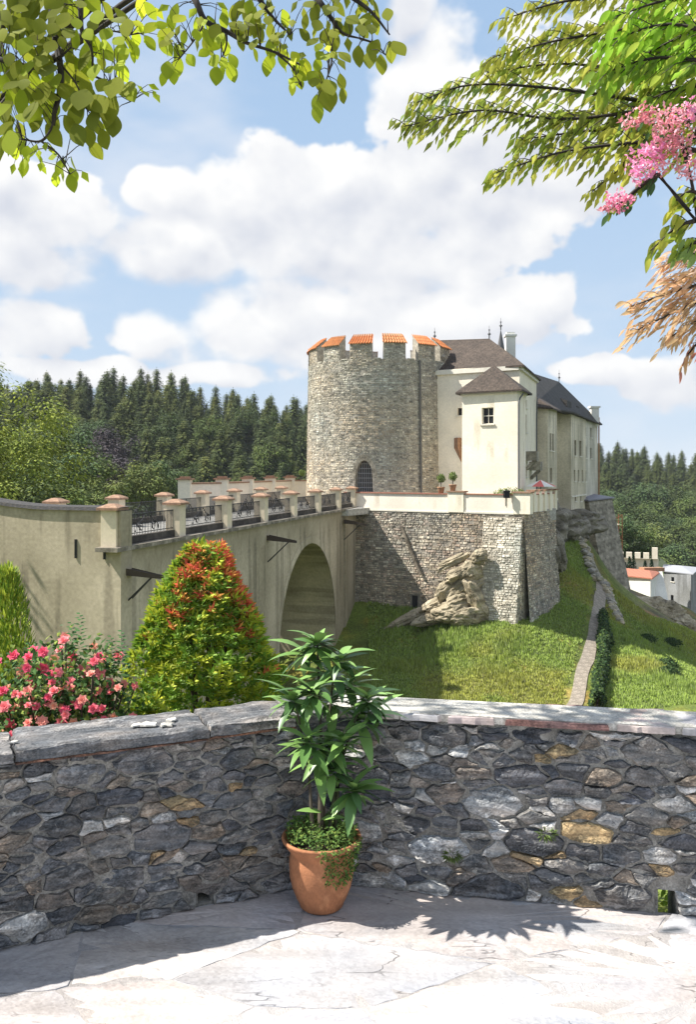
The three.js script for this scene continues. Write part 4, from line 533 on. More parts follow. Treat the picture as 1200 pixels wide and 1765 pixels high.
// ---------------------------------------------------------------- the arched bridge with posts and iron railings (axes: x along it, z towards the viewer's side)
const BRIDGE = std([0.66, 0.585, 0.455], { map: T.stain, bumpMap: T.mortarB, bumpScale: 0.006 });
const POSTM = std([0.80, 0.69, 0.53], { map: T.plaster });
const BL = 37.1, BF = new THREE.Matrix4().makeRotationY(Math.atan2(36, 9.01)).setPosition(-8.47, 0, -32), BW = 6.2;
{
  const o = thing('arched_bridge', 'plastered bridge with one tall round arch leading to the castle gate', 'bridge'); o.applyMatrix4(BF);
  const sh = new THREE.Shape([[0.8, -20], [BL + 1.5, -20], [BL + 1.5, -0.86], [0.8, -0.86]].map((p) => new THREE.Vector2(...p))), ar = new THREE.Path(); ar.moveTo(18.45, -19.9); ar.lineTo(31.1, -19.9); ar.lineTo(31.1, -8.9); ar.absarc(24.775, -8.9, 6.325, 0, Math.PI, false); ar.lineTo(18.45, -19.9); sh.holes.push(ar);
  const g = new THREE.ExtrudeGeometry(sh, { depth: BW, bevelEnabled: false, curveSegments: 40 }); g.translate(0, 0, -BW); part(o, 'arch_wall', g, BRIDGE); const ab = new GB(); ab.prism([[-0.12, 0], [0.8, 0], [0.8, -BW]], -20, -0.862); part(o, 'abutment', ab.geo(), BRIDGE);
  const gr = new GB(); for (let k = 0; k < 40; k++) { const a = k / 40 * Math.PI, b = (k + 1) / 40 * Math.PI, P = (t, r, z) => V(24.775 + Math.cos(t) * r, -8.9 + Math.sin(t) * r, z); gr.quad(P(a, 6.3, 0.03), P(b, 6.3, 0.03), P(b, 6.75, 0.03), P(a, 6.75, 0.03)); gr.quad(P(a, 6.75, 0.03), P(b, 6.75, 0.03), P(b, 6.75, 0), P(a, 6.75, 0)); } part(o, 'arch_ring', gr.geo(), std([0.72, 0.645, 0.51], { map: T.stain }));
  const le = new GB(); le.box(-0.6, BL + 0.8, -0.857, -0.70, -0.6, 0.30); part(o, 'ledge', le.geo(), std([0.50, 0.45, 0.39], { map: T.rub })); const de = new GB(); de.box(1.0, BL + 1, -0.857, -0.72, -BW + 0.05, -0.605); part(o, 'deck', de.geo(), std([0.72, 0.71, 0.69], { map: T.mortar }));
  const pi = new GB(); pi.box(33.5, BL + 1.4, -20, -0.86, 0.003, 0.14); part(o, 'pilaster', pi.geo(), BRIDGE);
  const le2 = new GB(); le2.box(1.0, BL + 0.8, -0.857, -0.70, -BW - 0.25, -BW + 0.04); part(o, 'ledge', le2.geo(), std([0.50, 0.45, 0.39], { map: T.rub }));
  const post = new GB(); post.box(-0.31, 0.31, 0, 1.34, -0.31, 0.31); const pg = post.geo(), cap = new GB(); { const y = 1.34, q = [[-0.43, -0.43], [0.43, -0.43], [0.43, 0.43], [-0.43, 0.43]]; cap.box(-0.43, 0.43, y + 0.002, y + 0.09, -0.43, 0.43); for (let i = 0; i < 4; i++) { const a = q[i], b = q[(i + 1) % 4]; cap.quad(V(a[0], y + 0.093, a[1]), V(b[0], y + 0.093, b[1]), V(b[0] * 0.3, y + 0.24, b[1] * 0.3), V(a[0] * 0.3, y + 0.24, a[1] * 0.3)); } cap.quad(V(-0.13, y + 0.24, -0.13), V(0.13, y + 0.24, -0.13), V(0.13, y + 0.24, 0.13), V(-0.13, y + 0.24, 0.13)); } const cg = cap.geo();
  const span = BL * 0.1447, rl = span - 0.62, rail = new GB(), bars = new GB(), kerb = new GB(), sc = [];
  rail.box(0, rl, 1.10, 1.14, -0.025, 0.025); rail.box(0, rl, 0.36, 0.39, -0.02, 0.02); for (let x = 0.06; x < rl; x += 0.13) bars.box(x - 0.012, x + 0.012, 0.3, 1.1, -0.012, 0.012); kerb.box(0, rl, 0.002, 0.28, -0.18, 0.1);
  for (const s of [-1, 1]) { const c = rl / 2; sc.push(tube(curve([V(c + s * 1.0, 0.42, 0.03), V(c + s * 0.85, 0.7, 0.03), V(c + s * 0.45, 0.85, 0.03), V(c + s * 0.15, 1.08, 0.03)], 12), 0.02, 5)); const t = []; for (let k = 0; k <= 18; k++) { const a = k * 0.5, r = 0.2 - k * 0.008; t.push(V(c + s * (0.55 + Math.cos(a) * r), 0.58 + Math.sin(a) * r, 0.03)); } sc.push(tube(t, 0.02, 5)); }
  const G = [rail.geo(), bars.geo(), kerb.geo(), mergeGeometries(sc)], KERB = std([0.14, 0.12, 0.105], { map: T.rub });
  for (const side of [0, 1]) for (let k = side; k < 8; k++) {
    const x = k * span * (k === 7 ? 0.985 : 1), z = side ? -BW + 0.2 : -0.22, p = part(o, 'post', pg, POSTM); p.position.set(x, -0.699, z); part(p, 'post_cap', cg, CAP);
    if (k < 7) { const r = part(o, 'railing', G[1], IRON); r.position.set(x + 0.31, -0.699, z); part(r, 'rail', G[0], IRON); part(r, 'scroll', G[3], IRON); part(r, 'kerb', G[2], KERB); }
  }
  const sp = new GB(); sp.quad(V(-0.16, 0, 0), V(-0.06, -0.10, 2.3), V(0.06, -0.10, 2.3), V(0.16, 0, 0)); sp.quad(V(-0.16, 0, 0), V(-0.16, 0.24, 0), V(-0.06, 0.0, 2.3), V(-0.06, -0.1, 2.3)); sp.quad(V(0.16, 0, 0), V(0.06, -0.1, 2.3), V(0.06, 0.0, 2.3), V(0.16, 0.24, 0)); sp.quad(V(-0.16, 0.2, 0), V(0.16, 0.2, 0), V(0.06, -0.02, 2.3), V(-0.06, -0.02, 2.3)); const sg = sp.geo(), sy = new GB(); sy.bar(V(-0.02, -1.0, 0), V(0, -0.05, 1.7), 0.05); sy.bar(V(0.3, -0.95, 0), V(0, -0.05, 1.7), 0.04); const yg = sy.geo();
  for (const [x, y] of [[0.3, -1.75], [16.6, -1.75], [33.2, -1.8]]) { const s = part(o, 'water_spout', sg, DARKW); s.position.set(x, y, x > 33 ? 0.14 : 0); s.scale.set(1.3, 1.2, 0.72); part(s, 'stay_rod', yg, IRON); }
}
// near wing wall of the bridge with its sweeping slate coping
{
  const o = thing('wing_wall', 'stained plaster wing wall with a sweeping dark coping at the near end of the bridge', 'wall'), a = V(-8.30, 0, -31.75), b = V(-20, 0, -36.1), g = new GB(), cp = new GB(), n = 30, top = (t) => 0.62 + 0.62 * sstep(0.25, 0.85, t) , P = (t, y, i = 0) => V(mix(a.x, b.x, t) + 0.34 * i * 0.0 - 0.348 * -i * 0, y, mix(a.z, b.z, t)).add(V(0.348 * i, 0, -0.937 * i));
  for (let k = 0; k < n; k++) { const s = k / n, t = (k + 1) / n; g.quad(P(t, -14, 0), P(s, -14, 0), P(s, top(s), 0), P(t, top(t), 0)); g.quad(P(s, -14, 0.7), P(t, -14, 0.7), P(t, top(t), 0.7), P(s, top(s), 0.7)); cp.quad(P(t, top(t) + 0.002, -0.12), P(s, top(s) + 0.002, -0.12), P(s, top(s) + 0.13, -0.06), P(t, top(t) + 0.13, -0.06)); cp.quad(P(t, top(t) + 0.13, -0.06), P(s, top(s) + 0.13, -0.06), P(s, top(s) + 0.16, 0.8), P(t, top(t) + 0.16, 0.8)); cp.quad(P(s, top(s) + 0.002, -0.12), P(t, top(t) + 0.002, -0.12), P(t, top(t) + 0.002, 0.8), P(s, top(s) + 0.002, 0.8)); }
  g.quad(P(0, -14, 0), P(0, -14, 0.7), P(0, top(0), 0.7), P(0, top(0), 0)); part(o, 'wall', g.geo(), BRIDGE); part(o, 'coping', cp.geo(), std([0.10, 0.095, 0.095], { map: T.slate }));
  for (const [px, py] of [[133, 945], [188, 945]]) { const t = clamp((P(0, 0).x - at(px, py, 32.6).x) / 11.7), y = at(px, py, 32.6).y, s = new GB(); s.box(-0.05, 0.05, -0.35, 0.35, -0.02, 0.03); const m = s.geo(); m.rotateY(0.36); const p = P(t, y, -0.02); m.translate(p.x, p.y, p.z); part(o, 'wall_anchor', m, IRON); }
  const ap = new GB(); ap.prism([[-8.4, -32.2], [-20, -36.6], [-24, -46], [-12, -40]], -1.2, -0.73); structure('bridge_approach', ap.geo(), std([0.6, 0.58, 0.55], { map: T.mortar }));
}
// cream forecourt parapet on the far side of the bridge
{
  const o = thing('forecourt_parapet', 'low cream parapet with capped piers on the far side of the bridge', 'wall');
  const line = [[-11.9, 63.5], [-9.6, 66.3], [-5.4, 81], [-2.6, 83.5]], w = new GB(), c = new GB();
  for (let i = 0; i + 1 < line.length; i++) { const p = line[i], q = line[i + 1]; w.bar(V(p[0], 0.0, -p[1]), V(q[0], 0.0, -q[1]), 0.45, 2.2); c.bar(V(p[0], 1.16, -p[1]), V(q[0], 1.16, -q[1]), 0.62, 0.11); }
  part(o, 'wall', w.geo(), PINKISH); part(o, 'capping', c.geo(), CAP);
  for (const [x, d] of [[-11.9, 63.5], [-9.6, 66.3], [-8.2, 71.2], [-6.8, 76.1], [-5.4, 81]]) { const q = new GB(); q.box(x - 0.45, x + 0.45, -1, 1.42, -d - 0.45, -d + 0.45); const m = part(o, 'pier', q.geo(), CREAM), k = new GB(); k.box(x - 0.6, x + 0.6, 1.422, 1.52, -d - 0.6, -d + 0.6); k.box(x - 0.35, x + 0.35, 1.522, 1.66, -d - 0.35, -d + 0.35); part(m, 'pier_cap', k.geo(), CAP); }
  const fl = new GB(); fl.prism([[-11.9, -63.5], [-9.6, -66.3], [-5.4, -81], [-2, -76], [2, -68], [0, -64]], -1.25, -0.77); structure('gate_court', fl.geo(), std([0.68, 0.665, 0.64], { map: T.mortar }));
}

// ---------------------------------------------------------------- rock outcrop under the terrace
function rockMesh(c, r, seed, o = {}) {
  const g = new THREE.IcosahedronGeometry(1, o.detail ?? 6), p = g.attributes.position, uv = [];
  for (let i = 0; i < p.count; i++) { const v = V(p.getX(i), p.getY(i), p.getZ(i)), n = fbm(v.x * 1.6 + seed, v.y * 1.6, v.z * 1.6, 4), st = noise(v.x * 2 + v.y * 6 + seed, v.y * 3.5 - v.x * 2, seed), k = 0.62 + n * 0.75 + (Math.floor(st * 5) / 5 - 0.5) * 0.30; v.multiplyScalar(k); const w = V(v.x * r.x, v.y * r.y, v.z * r.z).applyAxisAngle(V(0, 0, 1), o.tilt ?? 0).add(c); p.setXYZ(i, w.x, w.y, w.z); uv.push(w.x + w.z * 0.4, w.y); }
  g.setAttribute('uv', new THREE.Float32BufferAttribute(uv, 2)); g.computeVertexNormals(); return g;
}
const ROCKM = std([0.76, 0.69, 0.56], { map: T.rock, bumpMap: T.mortarB, bumpScale: 0.05 }), ROCKG = std([0.40, 0.385, 0.36], { map: T.rock });
{
  const o = thing('rock_outcrop', 'pale layered rock outcrop breaking through the grass under the terrace wall', 'rock');
  for (const [px, py, d, rx, ry, rz, s, t] of [[800, 1012, 61.3, 1.7, 0.75, 0.7, 1, 0.55], [812, 985, 61.1, 1.0, 0.8, 0.6, 2, 0.8], [790, 1040, 61.0, 1.5, 0.8, 0.8, 3, 0.35], [752, 1042, 62.1, 1.5, 0.5, 0.7, 4, 0.5], [705, 1066, 63.0, 2.0, 0.4, 0.7, 5, 0.45], [822, 1036, 60.6, 0.6, 1.7, 0.6, 6, 0.5], [785, 966, 61.6, 1.4, 0.35, 0.5, 7, 0.45], [740, 1068, 61.3, 1.4, 0.4, 0.7, 8, 0.25], [805, 1062, 60.4, 1.3, 0.7, 0.6, 9, 0.2], [770, 1015, 61.6, 1.1, 0.6, 0.6, 10, 0.7], [795, 985, 61.2, 1.3, 0.4, 0.6, 27, 0.5], [772, 1058, 60.8, 1.2, 0.6, 0.7, 28, 0.1], [826, 960, 60.8, 0.7, 0.5, 0.5, 29, 0.6]]) part(o, 'boulder', rockMesh(at(px, py, d), V(rx, ry, rz), s * 7.7, { tilt: t }), ROCKM);
  const cr = thing('castle_crag', 'grey weathered crag below the long castle wing', 'rock');
  for (const [px, py, d, rx, ry, rz, s, t] of [[948, 905, 75, 1.6, 2.6, 2, 11, 0.2], [968, 905, 80, 2.2, 1.6, 2, 12, 0], [1000, 900, 87, 2.6, 1.4, 2.2, 13, 0], [955, 940, 70, 0.9, 2.4, 1.4, 14, 0.25], [985, 920, 83, 2, 1.5, 2, 15, 0.3], [938, 950, 66.5, 1.0, 3.2, 1.6, 16, 0.22], [925, 930, 66, 0.8, 3.2, 1.5, 17, 0.18]]) part(cr, 'crag_face', rockMesh(at(px, py, d), V(rx, ry, rz), s * 3.1, { tilt: t }), ROCKG);
  const bank = thing('stony_bank', 'rocky broken bank running down beside the white outbuilding', 'rock');
  for (const [px, py, d, rx, ry, rz, s] of [[1090, 1045, 90, 2.4, 1.2, 1.5, 21], [1125, 1052, 94, 2.6, 1.4, 1.5, 22], [1155, 1062, 96, 1.8, 1.6, 1.4, 23], [1180, 1078, 92, 1.4, 1.2, 1.4, 24], [1065, 1025, 88, 1.4, 1.0, 1.2, 25], [1165, 1085, 90, 1.2, 0.8, 1.2, 26]]) part(bank, 'boulder', rockMesh(at(px, py, d), V(rx, ry, rz), s * 2.3), ROCKM);
}
// footpath, low walls and hedge on the slope
{
  const line = [[986, 1238], [990, 1222], [1003, 1170], [1017, 1120], [1030, 1062], [1036, 1020], [1031, 988], [1018, 958], [1004, 930]].map(([x, y]) => onGround(x, y)), pts = curve(line, 60), g = new GB();
  const side = (i, w) => { const d = V().subVectors(pts[Math.min(60, i + 1)], pts[Math.max(0, i - 1)]); d.y = 0; d.normalize(); const p = pts[i].clone().add(V(-d.z * w, 0, d.x * w)); p.y = ground(p.x, -p.z) + 0.06; return p; };
  const E = (i, s) => side(i, s * (0.30 + 0.2 * noise(i * 0.4, s * 3)));
  for (let i = 0; i < 60; i++) g.quad(E(i, -1), E(i, 1), E(i + 1, 1), E(i + 1, -1)); structure('footpath', g.geo(), std([0.47, 0.41, 0.35], { map: T.mortar }));
  const lowWall = (label, list, h, th, seed) => { const o = thing('low_stone_wall', label, 'wall'), P = curve(list.map(([x, y]) => onGround(x, y)), 60), R = rng(seed), g = [1, 2, 3, 4].map((k) => rockMesh(V(0, 0, 0), V(0.34, 0.2, 0.28), seed + k * 5.3, { detail: 1 })), m = [STONEC, ROCKM, std([0.50, 0.48, 0.44], { map: T.rub })]; for (let k = 0; k < 130; k++) { const t = R() * 59.9, i = t | 0, c = P[i].clone().lerp(P[i + 1], t - i), s = part(o, 'stone', g[k % 4], m[Math.floor(R() * 3)]); s.position.set(c.x + (R() - 0.5) * th, 0, c.z + (R() - 0.5) * th); s.position.y = ground(s.position.x, -s.position.z) + R() * h; s.rotation.y = R() * 6.28; s.scale.setScalar(0.7 + R() * 0.7); } };
  lowWall('pale low drystone wall climbing beside the upper footpath', [[1026, 1000], [1016, 975], [1004, 945], [992, 915]], 0.55, 0.8, 51);
  lowWall('thin low stone wall running down across the dry bank', [[1040, 1006], [1050, 1030], [1060, 1055], [1068, 1075]], 0.25, 0.4, 52);
  const hd = thing('ivy_hedge', 'dark ivy hedge following the footpath down the slope', 'hedge'), R = rng(61), L = new Leaves(); const hp = curve([[1030, 1228], [1034, 1190], [1040, 1150], [1043, 1105], [1040, 1068]].map(([x, y]) => onGround(x, y)), 50); for (let k = 0; k < 9000; k++) { const t = R() * 50, p = hp[t | 0].clone().lerp(hp[Math.min(50, (t | 0) + 1)], t % 1), a = R() * Math.PI, r = 0.32 + 0.3 * noise(t * 0.3, 2); p.add(V(Math.cos(a) * r * (0.6 + R() * 0.4), Math.sin(a) * (0.75 + noise(t * 0.5, 5) * 0.5) * (0.6 + R() * 0.4), 0)); p.y = Math.max(p.y, ground(p.x, -p.z)); L.add(p, rdir(R), V(Math.cos(a), Math.sin(a) + 0.3, 0.3).normalize(), 0.17, 0.15, vary(R() < 0.25 ? [0.11, 0.17, 0.04] : [0.035, 0.07, 0.025], R, 0.3)); } part(hd, 'foliage', L.geo(), leafMat(0.25), true); part(hd, 'stem', tube(hp.filter((_, i) => i % 5 === 0).map((p) => p.clone().add(V(0, 0.25, 0))), 0.05, 5), DARKW);
  const bl = thing('bramble_patch', 'dark bramble patch on the yellow green slope', 'bush'), B = new Leaves(); for (const [px, py] of [[1158, 1112], [1150, 1150], [1152, 1165], [1115, 1105]]) { const c = onGround(px, py); for (let k = 0; k < 700; k++) { const d = rdir(R); d.y = Math.abs(d.y); const q = c.clone().add(V(d.x * 0.9 * R() ** 0.5, d.y * 0.5, d.z * 0.9 * R() ** 0.5)); B.add(q, rdir(R), d, 0.16, 0.12, vary([0.05, 0.09, 0.03], R, 0.3)); } } part(bl, 'foliage', B.geo(), leafMat(0.25), true);
  // white meadow flowers by the parapet
}
// ---------------------------------------------------------------- outbuildings down the far slope
{
  const o = thing('white_outbuilding', 'white plastered outbuilding with a low red tiled roof down the slope', 'building');
  const A0 = at(1052, 990, 116), B0 = at(1122, 1005, 111), C0 = at(1136, 1000, 118), A = [A0.x, 116], B = [B0.x, 111], C = [C0.x, 118], D = [A0.x + 3, 121], y1 = -11.6;
  building(o, [A, B, C, D], -22, y1, WHITE, [[0, 1072, 1000, 1075, 1011, 1, 1]]); const ev = [A, B, C, D].map(([x, d], i) => V(x + [-.4, .1, .4, 0][i], y1, -(d + [-.3, -.4, .2, .4][i]))), r0 = V(A0.x + 2, y1 + 0.55, -118), r1 = V((B0.x + C0.x) / 2 - 0.5, y1 + 0.5, -115); roofOn(o, 'roof', [...ev, r0, r1], [[0, 1, 5, 4], [1, 2, 5], [2, 3, 4, 5], [3, 0, 4]], std([0.68, 0.27, 0.18], { map: T.clay }));
  const cwl = thing('battlement_wall', 'cream crenellated wall standing above the white outbuilding', 'wall'), p = at(1066, 975, 126), q = at(1136, 975, 124), dir = V().subVectors(q, p), L = dir.length(); dir.normalize(); const g = new GB(), pt = (s, y, i) => p.clone().addScaledVector(dir, s).setY(y).add(V(dir.z * i, 0, -dir.x * i)), yt = at(0, 962, 125).y;
  g.quad(pt(0, -20, 0), pt(L, -20, 0), pt(L, yt, 0), pt(0, yt, 0)); g.quad(pt(0, yt, 0), pt(L, yt, 0), pt(L, yt, -0.6), pt(0, yt, -0.6)); part(cwl, 'wall', g.geo(), std([0.93, 0.84, 0.70], { map: T.plaster }));
  for (let k = 0; k < 5; k++) { const s = k * L / 4.75, m = new GB(), w = L / 4.75 * 0.66, c = [pt(s, yt, 0), pt(s + w, yt, 0), pt(s + w, yt, -0.6), pt(s, yt, -0.6)], h = k === 4 ? 1.6 : 0.85, t = c.map((v) => v.clone().setY(yt + h)); for (let i = 0; i < 4; i++) m.quad(c[i], c[(i + 1) % 4], t[(i + 1) % 4], t[i]); m.quad(...t); part(cwl, 'merlon', m.geo(), std([0.93, 0.84, 0.70], { map: T.plaster })); }
  const bt = thing('raking_buttress', 'white raking buttress with red tile capping at the end of the outbuilding', 'buttress'), a0 = at(1140, 985, 117), a1 = at(1153, 1052, 114), gb = new GB(); { const s = [V(a0.x - 1.2, a0.y, a0.z), V(a0.x + 0.2, a0.y, a0.z), V(a1.x + 0.3, a1.y, a1.z), V(a1.x - 2.6, a1.y, a1.z)], k = s.map((v) => v.clone().add(V(0.5, 0, -3))); gb.quad(s[3], s[2], s[1], s[0]); gb.quad(s[1], s[2], k[2], k[1]); gb.quad(s[0], s[1], k[1], k[0]); } part(bt, 'wall', gb.geo(), WHITE); const tc = new GB(); tc.bar(V(a0.x - 2.6, a0.y + 0.3, a0.z), V(a0.x + 0.5, a0.y + 0.2, a0.z - 1), 1.2, 0.5); part(bt, 'tile_cap', tc.geo(), TILEO);
  const gh = thing('grey_house', 'plain grey rendered house beside the forest', 'building'), ga = at(1145, 985, 128), gb2 = at(1192, 985, 124), gc = at(1205, 985, 132); building(gh, [[ga.x, 128], [gb2.x, 124], [gc.x, 132], [ga.x + 3, 136]], -24, at(0, 986, 126).y, std([0.40, 0.42, 0.45], { map: T.stain }), [[0, 1158, 995, 1163, 1002, 1, 1], [0, 1157, 1026, 1162, 1036, 1, 1]]); { const y = at(0, 986, 126).y; roofOn(gh, 'roof', [V(ga.x - .3, y, -128), V(gb2.x + .2, y, -123.7), V(gc.x + .3, y, -132), V(ga.x + 3, y, -136.3), V((ga.x + gc.x) / 2, y + 0.5, -130)], [[0, 1, 4], [1, 2, 4], [2, 3, 4], [3, 0, 4]], std([0.33, 0.34, 0.37])); }
  const rh = thing('red_roofed_cottage', 'small white cottage with a red roof at the edge of the woods', 'building'), ra = at(1190, 1040, 134), y = at(0, 1034, 134).y; building(rh, [[ra.x, 134], [ra.x + 5, 133], [ra.x + 6, 138], [ra.x + 1, 139]], -30, y, WHITE, [[0, 1196, 1042, 1199, 1050, 1, 1]]); roofOn(rh, 'roof', [V(ra.x - .4, y, -133.6), V(ra.x + 5.4, y, -132.6), V(ra.x + 6.4, y, -138.4), V(ra.x + .6, y, -139.4), V(ra.x + 0.5, y + 1.8, -136.5), V(ra.x + 5.6, y + 1.8, -135.6)], [[0, 1, 5, 4], [2, 3, 4, 5], [1, 2, 5], [3, 0, 4]], std([0.62, 0.2, 0.17], { map: T.clay }));
  for (const [px, py, h, r, l] of [[1078, 990, 1.6, 0.5, 'smallest'], [1086, 990, 2.4, 0.6, 'broad'], [1093, 990, 2.6, 0.55, 'tallest'], [1113, 992, 2.0, 0.5, 'slim'], [1124, 992, 2.2, 0.5, 'outermost']]) { const R = rng(px), c = at(px, py, 120), t = thing('garden_conifer', l + ' dark clipped conifer before the battlement wall', 'tree', null, c), L = new Leaves(); for (let k = 0; k < 420; k++) { const y = R(), a = R() * 6.28, q = r * (1 - y) * (0.6 + R() * 0.4); L.add(V(Math.cos(a) * q, y * h, Math.sin(a) * q), V(Math.cos(a), 0.6, Math.sin(a)).normalize(), V(Math.cos(a), 0.5, Math.sin(a)), 0.22, 0.14, vary([0.03, 0.07, 0.03], R)); } part(t, 'crown', L.geo(), leafMat(0.2), true); part(t, 'trunk', tube([V(0, -3, 0), V(0, h * 0.6, 0)], 0.06, 5), DARKW); }
  const sf = thing('scaffold', 'rusty scaffold tower with plank decks against the grey outwork', 'scaffold'), c = at(1062, 958, 118), s = 118 / F; const pl = std([0.62, 0.55, 0.45]), ru = std([0.30, 0.12, 0.06]);
  for (const [dx, dz] of [[-1.0, 0], [0.9, 0], [-1.0, -1.6], [0.9, -1.6]]) { const b = new GB(); b.bar(V(c.x + dx, c.y - 6, c.z + dz), V(c.x + dx, c.y + 4.6 + (dx > 0 ? 1.0 : 0), c.z + dz), 0.09); part(sf, 'standard', b.geo(), ru); } for (let k = 0; k < 5; k++) { const y = c.y - 1.6 + k * 1.45, b = new GB(), r = new GB(); b.box(c.x - 1.1, c.x + 0.6, y, y + 0.07, c.z - 1.7, c.z + 0.1); part(sf, 'plank_deck', b.geo(), pl); for (const h of [0.5, 1.0]) r.bar(V(c.x - 1, y + h, c.z), V(c.x + 0.9, y + h, c.z), 0.06); r.bar(V(c.x - 1, y, c.z), V(c.x + 0.9, y + 1.4, c.z), 0.05); part(sf, 'guard_rail', r.geo(), ru); }
  void s;
}
// ---------------------------------------------------------------- small things on the terrace
function topiary(p, label, h = 1.25) { const o = thing('potted_topiary', label, 'plant', null, p), R = rng((p.x * 100) | 0); part(o, 'pot', lathe([[0, 0], [0.18, 0], [0.26, 0.38], [0.3, 0.4], [0.3, 0.46], [0.2, 0.46]], 12), TILEO); part(o, 'stem', tube([V(0, 0.4, 0), V(0, h * 0.75, 0)], 0.035, 5), DARKW); const L = new Leaves(); for (let k = 0; k < 420; k++) { const d = rdir(R); L.add(d.clone().multiplyScalar(0.34 * (0.6 + R() * 0.4)).add(V(0, h, 0)), rdir(R), d, 0.1, 0.08, vary([0.16, 0.22, 0.06], R, 0.25)); } part(o, 'crown', L.geo(), leafMat(0.3), true); }
topiary(cw(-4.9, 0.43, 2.75), 'clipped ball topiary on the parapet against the tower edge', 1.1); topiary(cw(-3.9, 0.62, 2.86), 'clipped ball topiary on the pier cap before the cream wall', 1.05); topiary(at(520, 838, 82.5), 'small clipped topiary by the tower at the end of the bridge');
{ const p = cw(0.35, -0.1, 3.2), o = thing('wall_lantern', 'black iron lantern hung on the cream terrace parapet', 'lantern', null, p), g = new GB(), h = new GB(); g.box(-0.02, 0.02, -0.3, 0.9, -0.14, -0.1); g.bar(V(0, 0.85, -0.1), V(0, 0.85, 0.3), 0.05); part(o, 'bracket', g.geo(), IRON); h.box(-0.2, 0.2, 0.28, 0.34, 0.1, 0.5); for (const [x, z] of [[-.17, .13], [.17, .13], [-.17, .47], [.17, .47]]) h.bar(V(x, 0.3, z), V(x, 0.72, z), 0.04); h.box(-0.24, 0.24, 0.72, 0.8, 0.06, 0.54); part(o, 'lantern_cage', h.geo(), IRON); const q = new GB(); q.box(-0.15, 0.15, 0.345, 0.715, 0.15, 0.45); part(o, 'lantern_glass', q.geo(), GLASS); }
{ const p = cw(0.9, -0.75, -2.4), o = thing('parasol', 'red and white parasol on the castle terrace', 'parasol', null, p); part(o, 'pole', tube([V(0, 0, 0), V(0, 2.1, 0)], 0.03, 6), DARKW); for (let k = 0; k < 8; k++) { const g = new GB(), a = k * 0.7854, b = a + 0.7854; g.tri(V(0, 2.15, 0), V(Math.cos(a) * 1.2, 1.65, Math.sin(a) * 1.2), V(Math.cos(b) * 1.2, 1.65, Math.sin(b) * 1.2)); part(o, 'canopy_panel', g.geo(), k % 2 ? WHITE : std([0.7, 0.16, 0.14])); } }
{ const p = cw(0.2, 0.1, 1.9), o = thing('terrace_shrub', 'yellow green shrub showing over the terrace parapet', 'bush', null, p), R = rng(9), L = new Leaves(); for (let k = 0; k < 900; k++) { const d = rdir(R), q = V(d.x * 1.3, d.y * 0.55 + 0.3, d.z * 0.5).multiplyScalar(0.6 + R() * 0.4); L.add(q, rdir(R), d, 0.13, 0.09, vary(R() < 0.3 ? [0.3, 0.32, 0.08] : [0.13, 0.2, 0.05], R)); } part(o, 'foliage', L.geo(), leafMat(0.3), true); part(o, 'stem', tube([V(0, -0.8, 0), V(0, 0.2, 0)], 0.04, 5), DARKW); }

// ---------------------------------------------------------------- woods
const BARK = std([0.16, 0.12, 0.09], { map: T.bark }), WOODLEAF = leafMat(0.22);
function spruceGeo(seed, h, r, tint) {
  const R = rng(seed), L = new Leaves(), lv = 30;
  for (let i = 0; i < lv; i++) {
    const t = i / lv, y = h * (0.06 + 0.92 * t), rr = r * Math.pow(1 - t, 0.56) * (0.68 + R() * 0.55) + 0.12, nb = Math.round(6 + 6 * (1 - t));
    for (let b = 0; b < nb; b++) {
      const a = b / nb * 6.283 + i * 1.3 + R() * 0.5, l = rr * (0.75 + R() * 0.4), d = V(Math.cos(a), -0.25 - 0.25 * (1 - t), Math.sin(a)).normalize(), s = V(-Math.sin(a), 0, Math.cos(a)), m = Math.max(2, Math.round(l / 0.40));
      for (let k = 0; k < m; k++) { const q = (k + 0.4) / m, o = V(0, y, 0).addScaledVector(d, l * q * 0.92), c = vary(tint, R, 0.28); for (const sd of [-1, 1]) L.add(o, d.clone().addScaledVector(s, sd * 0.8).add(V(0, -0.15, 0)).normalize(), V(d.x * 0.3, 1, d.z * 0.3), (0.80 - q * 0.2) * (0.7 + R() * 0.8), 0.32, c, 0.3); }
      L.add(V(0, y, 0).addScaledVector(d, l * 0.75), d, V(0, 1, 0), 0.6, 0.3, vary(tint, R, 0.25), 0.1);
    }
  }
  for (let k = 0; k < 4; k++) L.add(V(0, h * 0.96, 0), V((R() - 0.5) * 0.2, 1, (R() - 0.5) * 0.2).normalize(), V(Math.cos(k), 0, Math.sin(k)), h * 0.05, 0.2, tint);
  return L.geo();
}
function broadGeo(seed, h, r, tint, o = {}) {                         // lumps of leaves over a domed crown
  const R = rng(seed), L = new Leaves(), n = o.lumps ?? 55, per = o.per ?? 42, size = o.size ?? 0.5;
  for (let i = 0; i < n; i++) {
    const d = rdir(R); d.y = d.y * 0.75 + 0.25; const k = Math.pow(R(), 0.4), c = V(d.x * r * k * (0.85 + R() * 0.3), h * 0.58 + d.y * h * 0.42 * k, d.z * r * k * (0.85 + R() * 0.3)), lr = r * (0.2 + R() * 0.2) * (o.tight ?? 1), lt = vary(tint, R, 0.22);
    for (let q = 0; q < per; q++) { const e = rdir(R), w = c.clone().add(V(e.x * lr, e.y * lr * 0.7, e.z * lr).multiplyScalar(0.55 + R() * 0.5)); L.add(w, V(e.x + (R() - .5), e.y * 0.5 - 0.35, e.z + (R() - .5)).normalize(), V(e.x, e.y + 0.7, e.z).normalize(), size * (0.7 + R() * 0.6), size * 0.6, vary(lt, R, 0.18), 0.2); }
  }
  return L.geo();
}
